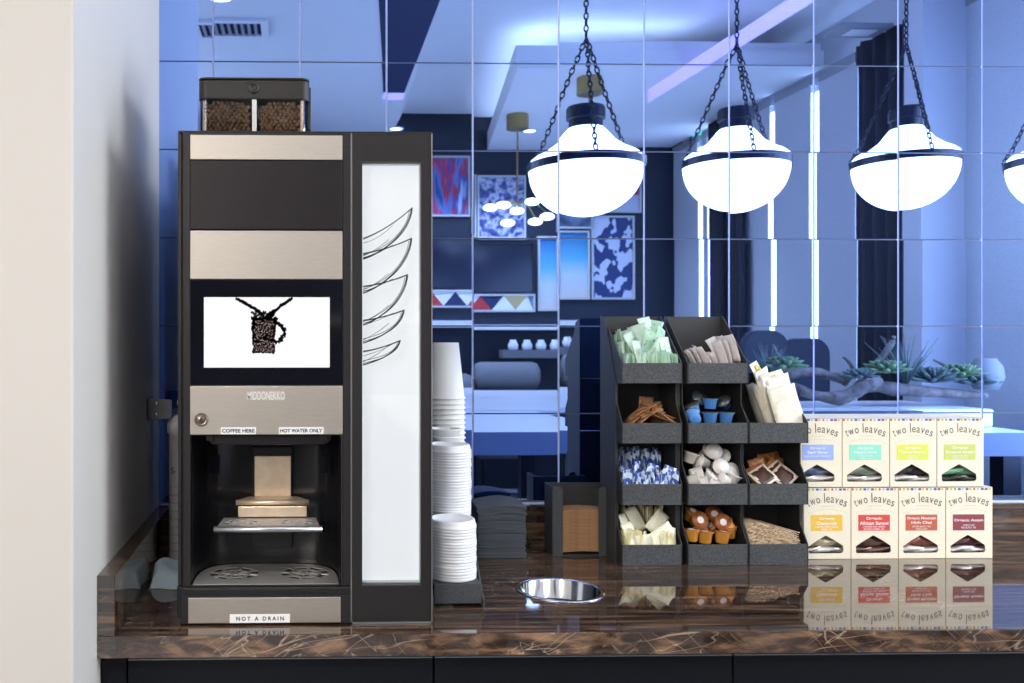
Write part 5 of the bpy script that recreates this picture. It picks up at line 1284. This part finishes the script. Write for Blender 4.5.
wood([vp(750, 388), vp(780, 376), vp(812, 372), vp(846, 382)], [.03, .06, .055, .03], 'driftwood log at the left end of the reflected arrangement')
wood([vp(772, 344), vp(778, 356), vp(792, 364), vp(806, 374)], [.012, .02, .025, .03], 'curved driftwood twig reaching up in front of the dark chairs')
wood([vp(762, 352), vp(768, 362), vp(776, 372)], [.012, .025, .03], 'short pale driftwood stump in front of the first dark chair')
wood([vp(756, 394), vp(790, 386), vp(812, 394)], [.03, .05, .03], 'low driftwood piece at the front left of the arrangement')
wood([vp(932, 360), vp(944, 366), vp(956, 374)], [.008, .018, .022], 'small driftwood twig between the succulents')
wood([vp(802, 366), vp(820, 374), vp(850, 376)], [.02, .03, .03], 'driftwood spur beneath the hooked twig')
def rosette(px, py, r_, mt, lab, D=4.25, n1=5, n2=9, sharp=.35):
    r_ *= 0.76; c = vp(px, py, D); b = MB(); b.smooth = True
    for k in range(n1):
        el = math.radians(8+75*k/n1); L = r_*(1-.12*k)
        for q in range(n2):
            a = 2*PI*(q+.5*(k % 2))/n2; d = Vector((math.cos(a)*math.cos(el), math.sin(a)*math.cos(el), math.sin(el)))
            b.tube([c, c+d*L*.5, c+d*L*.85, c+d*L], [r_*.08, r_*sharp*.5, r_*sharp*.35, r_*.03], 6, .6)
    tag(b.build('succulent', mt, merge=False), lab, 'plant')
rosette(884, 372, .15, 'leaf_green', 'bright green succulent rosette reflected beneath the tall branch')
rosette(930, 382, .19, 'leaf_grey', 'dark bluish spiky succulent in the middle of the reflected table', sharp=.2)
rosette(958, 376, .15, 'leaf_green', 'green succulent right of the spiky one')
rosette(782, 368, .15, 'leaf_green', 'green leafy succulent at the left of the reflected arrangement')
rosette(975, 384, .14, 'leaf_grey', 'grey succulent at the right end of the driftwood')
rosette(858, 378, .12, 'leaf_grey', 'grey star shaped succulent in front of the tall branch')
for (px, py, h_, lab) in ((905, 386, .36, 'tuft of thin grass blades right of the tall branch'), (768, 384, .28, 'tuft of thin grass blades at the left end of the arrangement')):
    c = vp(px, py, 4.25); b = MB()
    for k in range(46):
        a = R(0, 6.28); s_ = R(.1, .75); d = Vector((math.cos(a)*s_, math.sin(a)*s_, 1)).normalized(); L = h_*0.76*R(.5, 1)
        b.tube([c, c+d*L*.5, c+d*L+Vector((d.x, d.y, -.1))*L*.15], [.004, .003, .001], 4)
    tag(b.build('grass_tuft', 'leaf_grey', merge=False), lab, 'plant')
for k, (px, py, r_, lab) in enumerate(((984, 374, .075, 'pale round vase at the right end of the planted table'),)):
    c = vp(px, py, 4.25); b = MB(); b.smooth = True; b.lathe([(.0, -r_), (.05, -r_), (r_, -r_*.2), (r_*.9, r_*.5), (.045, r_*.9), (.045, r_), (0, r_)], c, 24); tag(b.build('vase', 'rock_grey'), lab, 'vase')
# exit sign, chandeliers
a, c = vr(690, 129, 8.2), vr(703, 144, 8.2)
es = thing('exit_sign', ((a.x+c.x)/2, a.y, c.z), 'green lit exit sign hanging in the far corner of the reflected room', 'sign')
MB().box(min(a.x, c.x), max(a.x, c.x), a.y-.02, a.y+.02, c.z, a.z).build('housing', 'machine_black', es)
MB().box(min(a.x, c.x)+.01, max(a.x, c.x)-.02, a.y+.02, a.y+.024, c.z+.01, a.z-.02).build('lit_face', 'exit_green', es)
MB().box((a.x+c.x)/2-.01, (a.x+c.x)/2+.01, a.y-.01, a.y+.01, a.z, ZL).build('bracket', 'machine_black', es)
def chandelier(px, py_can, spots_, Dv, lab, rb):
    cz_ = ZL; p = vr(px, py_can, Dv); t = thing('chandelier', (p.x, p.y, vr(px, max(s[1] for s in spots_), Dv).z-.1), lab, 'chandelier')
    b = MB(); b.smooth = False; b.lathe([(.09, ZL-.12), (.09, ZL)], (p.x, p.y, 0), 24); b.build('canopy', 'brass', t)
    zc2 = vr(px, sum(s[1] for s in spots_)/len(spots_)-8, Dv).z
    b = MB(); b.tube([(p.x, p.y, ZL-.12), (p.x, p.y, zc2)], .008, 8); b.build('stem', 'brass', t)
    for k, (sx_, sy_) in enumerate(spots_):
        q = vr(sx_, sy_, Dv); q.y += .12*math.sin(k*2.4)
        b = MB(); b.tube([(p.x, p.y, zc2), ((p.x+q.x)/2, (p.y+q.y)/2, zc2+.03), (q.x, q.y, q.z+rb*.6)], .006, 6); b.build('arm', 'brass', t)
        b = MB(); b.smooth = True; b.ellipsoid(q, rb*1.25, rb, rb*.62, None, 18, 12); b.build('glass_shade', 'bulb_glow', t, merge=False)
chandelier(517, 141, [(490, 204), (501, 203), (520, 205), (529, 200), (508, 219), (537, 217), (543, 215)], 7.3, 'brass chandelier with a cluster of glowing glass shades reflected left of the first pendant', .048)
chandelier(589, 84, [(634, 160), (560, 178), (600, 190), (580, 165)], 6.35, 'brass chandelier mostly hidden behind the first pendant, one bulb showing', .062)
